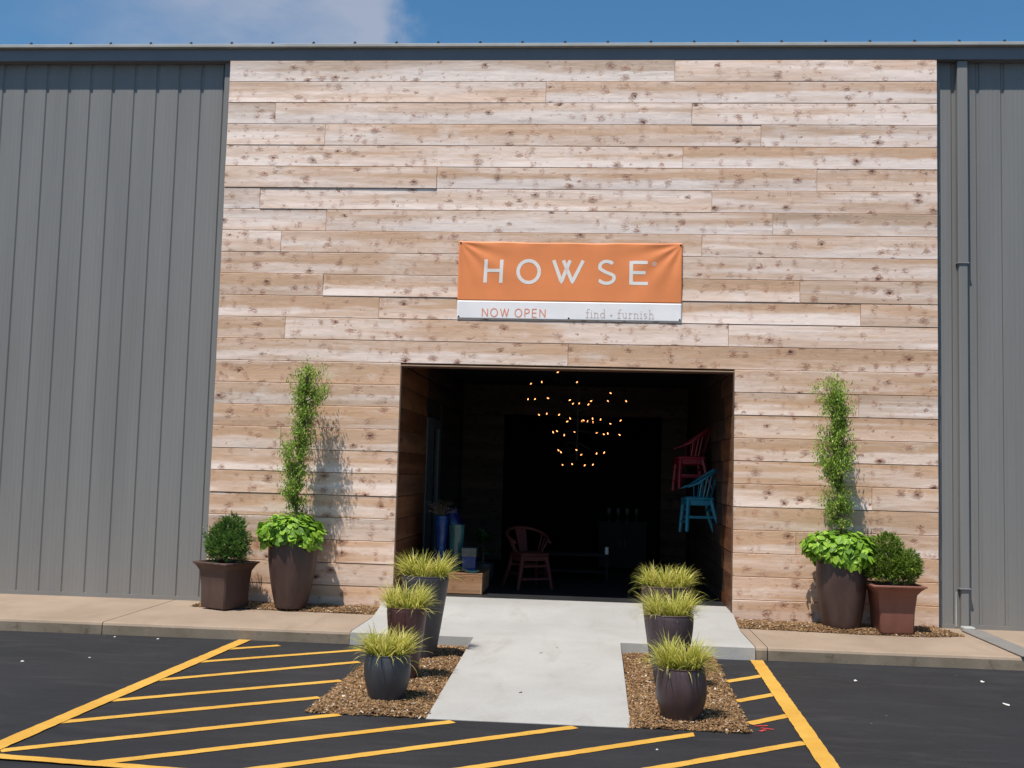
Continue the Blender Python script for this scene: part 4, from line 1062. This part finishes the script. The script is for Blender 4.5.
# ------------------------------------------------------------------ chandelier
def chandelier():
    cx, cy, cz = -.20, 1.8, 2.26
    T = thing('chandelier', 'branching dark chandelier with many small warm bulbs hanging in the doorway', 'chandelier', (cx, cy, CZ-.006))
    BL = [(-.734, 2.89), (-.504, 2.876), (-.854, 2.73), (-.702, 2.753), (-.249, 2.751), (-.864, 2.501), (-.8, 2.531), (-.587, 2.522), (-.335, 2.505), (-.296, 2.469), (-.215, 2.489), (-.064, 2.509), (-.094, 2.466), (.211, 2.628), (.175, 2.524), (.401, 2.505), (-.722, 2.324), (-.635, 2.342), (-.466, 2.313), (-.369, 2.241), (-.307, 2.268), (-.17, 2.245), (-.134, 2.266), (-.095, 2.237), (-.025, 2.265), (-.02, 2.237), (.071, 2.281), (.215, 2.23), (.327, 2.275), (-.519, 2.081), (-.469, 2.103), (-.391, 2.054), (-.252, 2.116), (.017, 2.102), (.128, 2.079), (.174, 2.092), (.334, 2.082), (-.454, 1.863), (-.417, 1.834), (-.216, 1.873), (-.178, 1.816), (.028, 1.825), (.122, 1.845), (-.391, 1.677), (-.272, 1.69), (-.123, 1.674), (-.019, 1.687)]
    rnd = random.Random(3); fr = MB(); hub = Vector((-.22, cy, 2.25))
    fr.tube([(hub.x, cy, CZ-.01), (hub.x, cy, 1.75)], .008, 6)
    bulb = None; tz = CZ-.006
    for i, (x, z) in enumerate(BL):
        y = cy+rnd.uniform(-.28, .28); p = Vector((x, y, z)); root = Vector((hub.x, cy, max(1.78, min(2.6, z*.6+.4*2.2))))
        md = root.lerp(p, .55)+Vector((0, 0, rnd.uniform(-.03, .05)))
        fr.tube([root, md, p], [.003, .002, .0016], 4)
        for q in range(2):
            e = md+Vector((rnd.uniform(-.10, .10), rnd.uniform(-.1, .1), rnd.uniform(-.06, .06))); fr.tube([md, e], .002, 4)
        d = Vector((rnd.uniform(-1, 1), rnd.uniform(-.5, .5), rnd.uniform(.2, 1))).normalized()
        if bulb is None:
            m = MB(); m.lathe([(.001, -.012), (.0048, -.008), (.0072, .0), (.005, .009), (.001, .018)], 0, 0, 8); bulb = m.build('bulb', M['bulb'], T, smooth='all'); o = bulb
        else: o = bulb.copy(); COL.objects.link(o); o.parent = T
        o.location = p+d*.012-Vector((cx, cy, tz)); o.rotation_euler = d.to_track_quat('Z', 'Y').to_euler()
    f = fr.build('branches', M['room_dark'], T, smooth='all'); f.location = -Vector((cx, cy, tz))
    m = MB(); m.lathe([(.06, 0), (.06, -.02), (.02, -.035)], 0, 0, 20); m.build('ceiling_rose', M['dim_metal'], T)
chandelier()
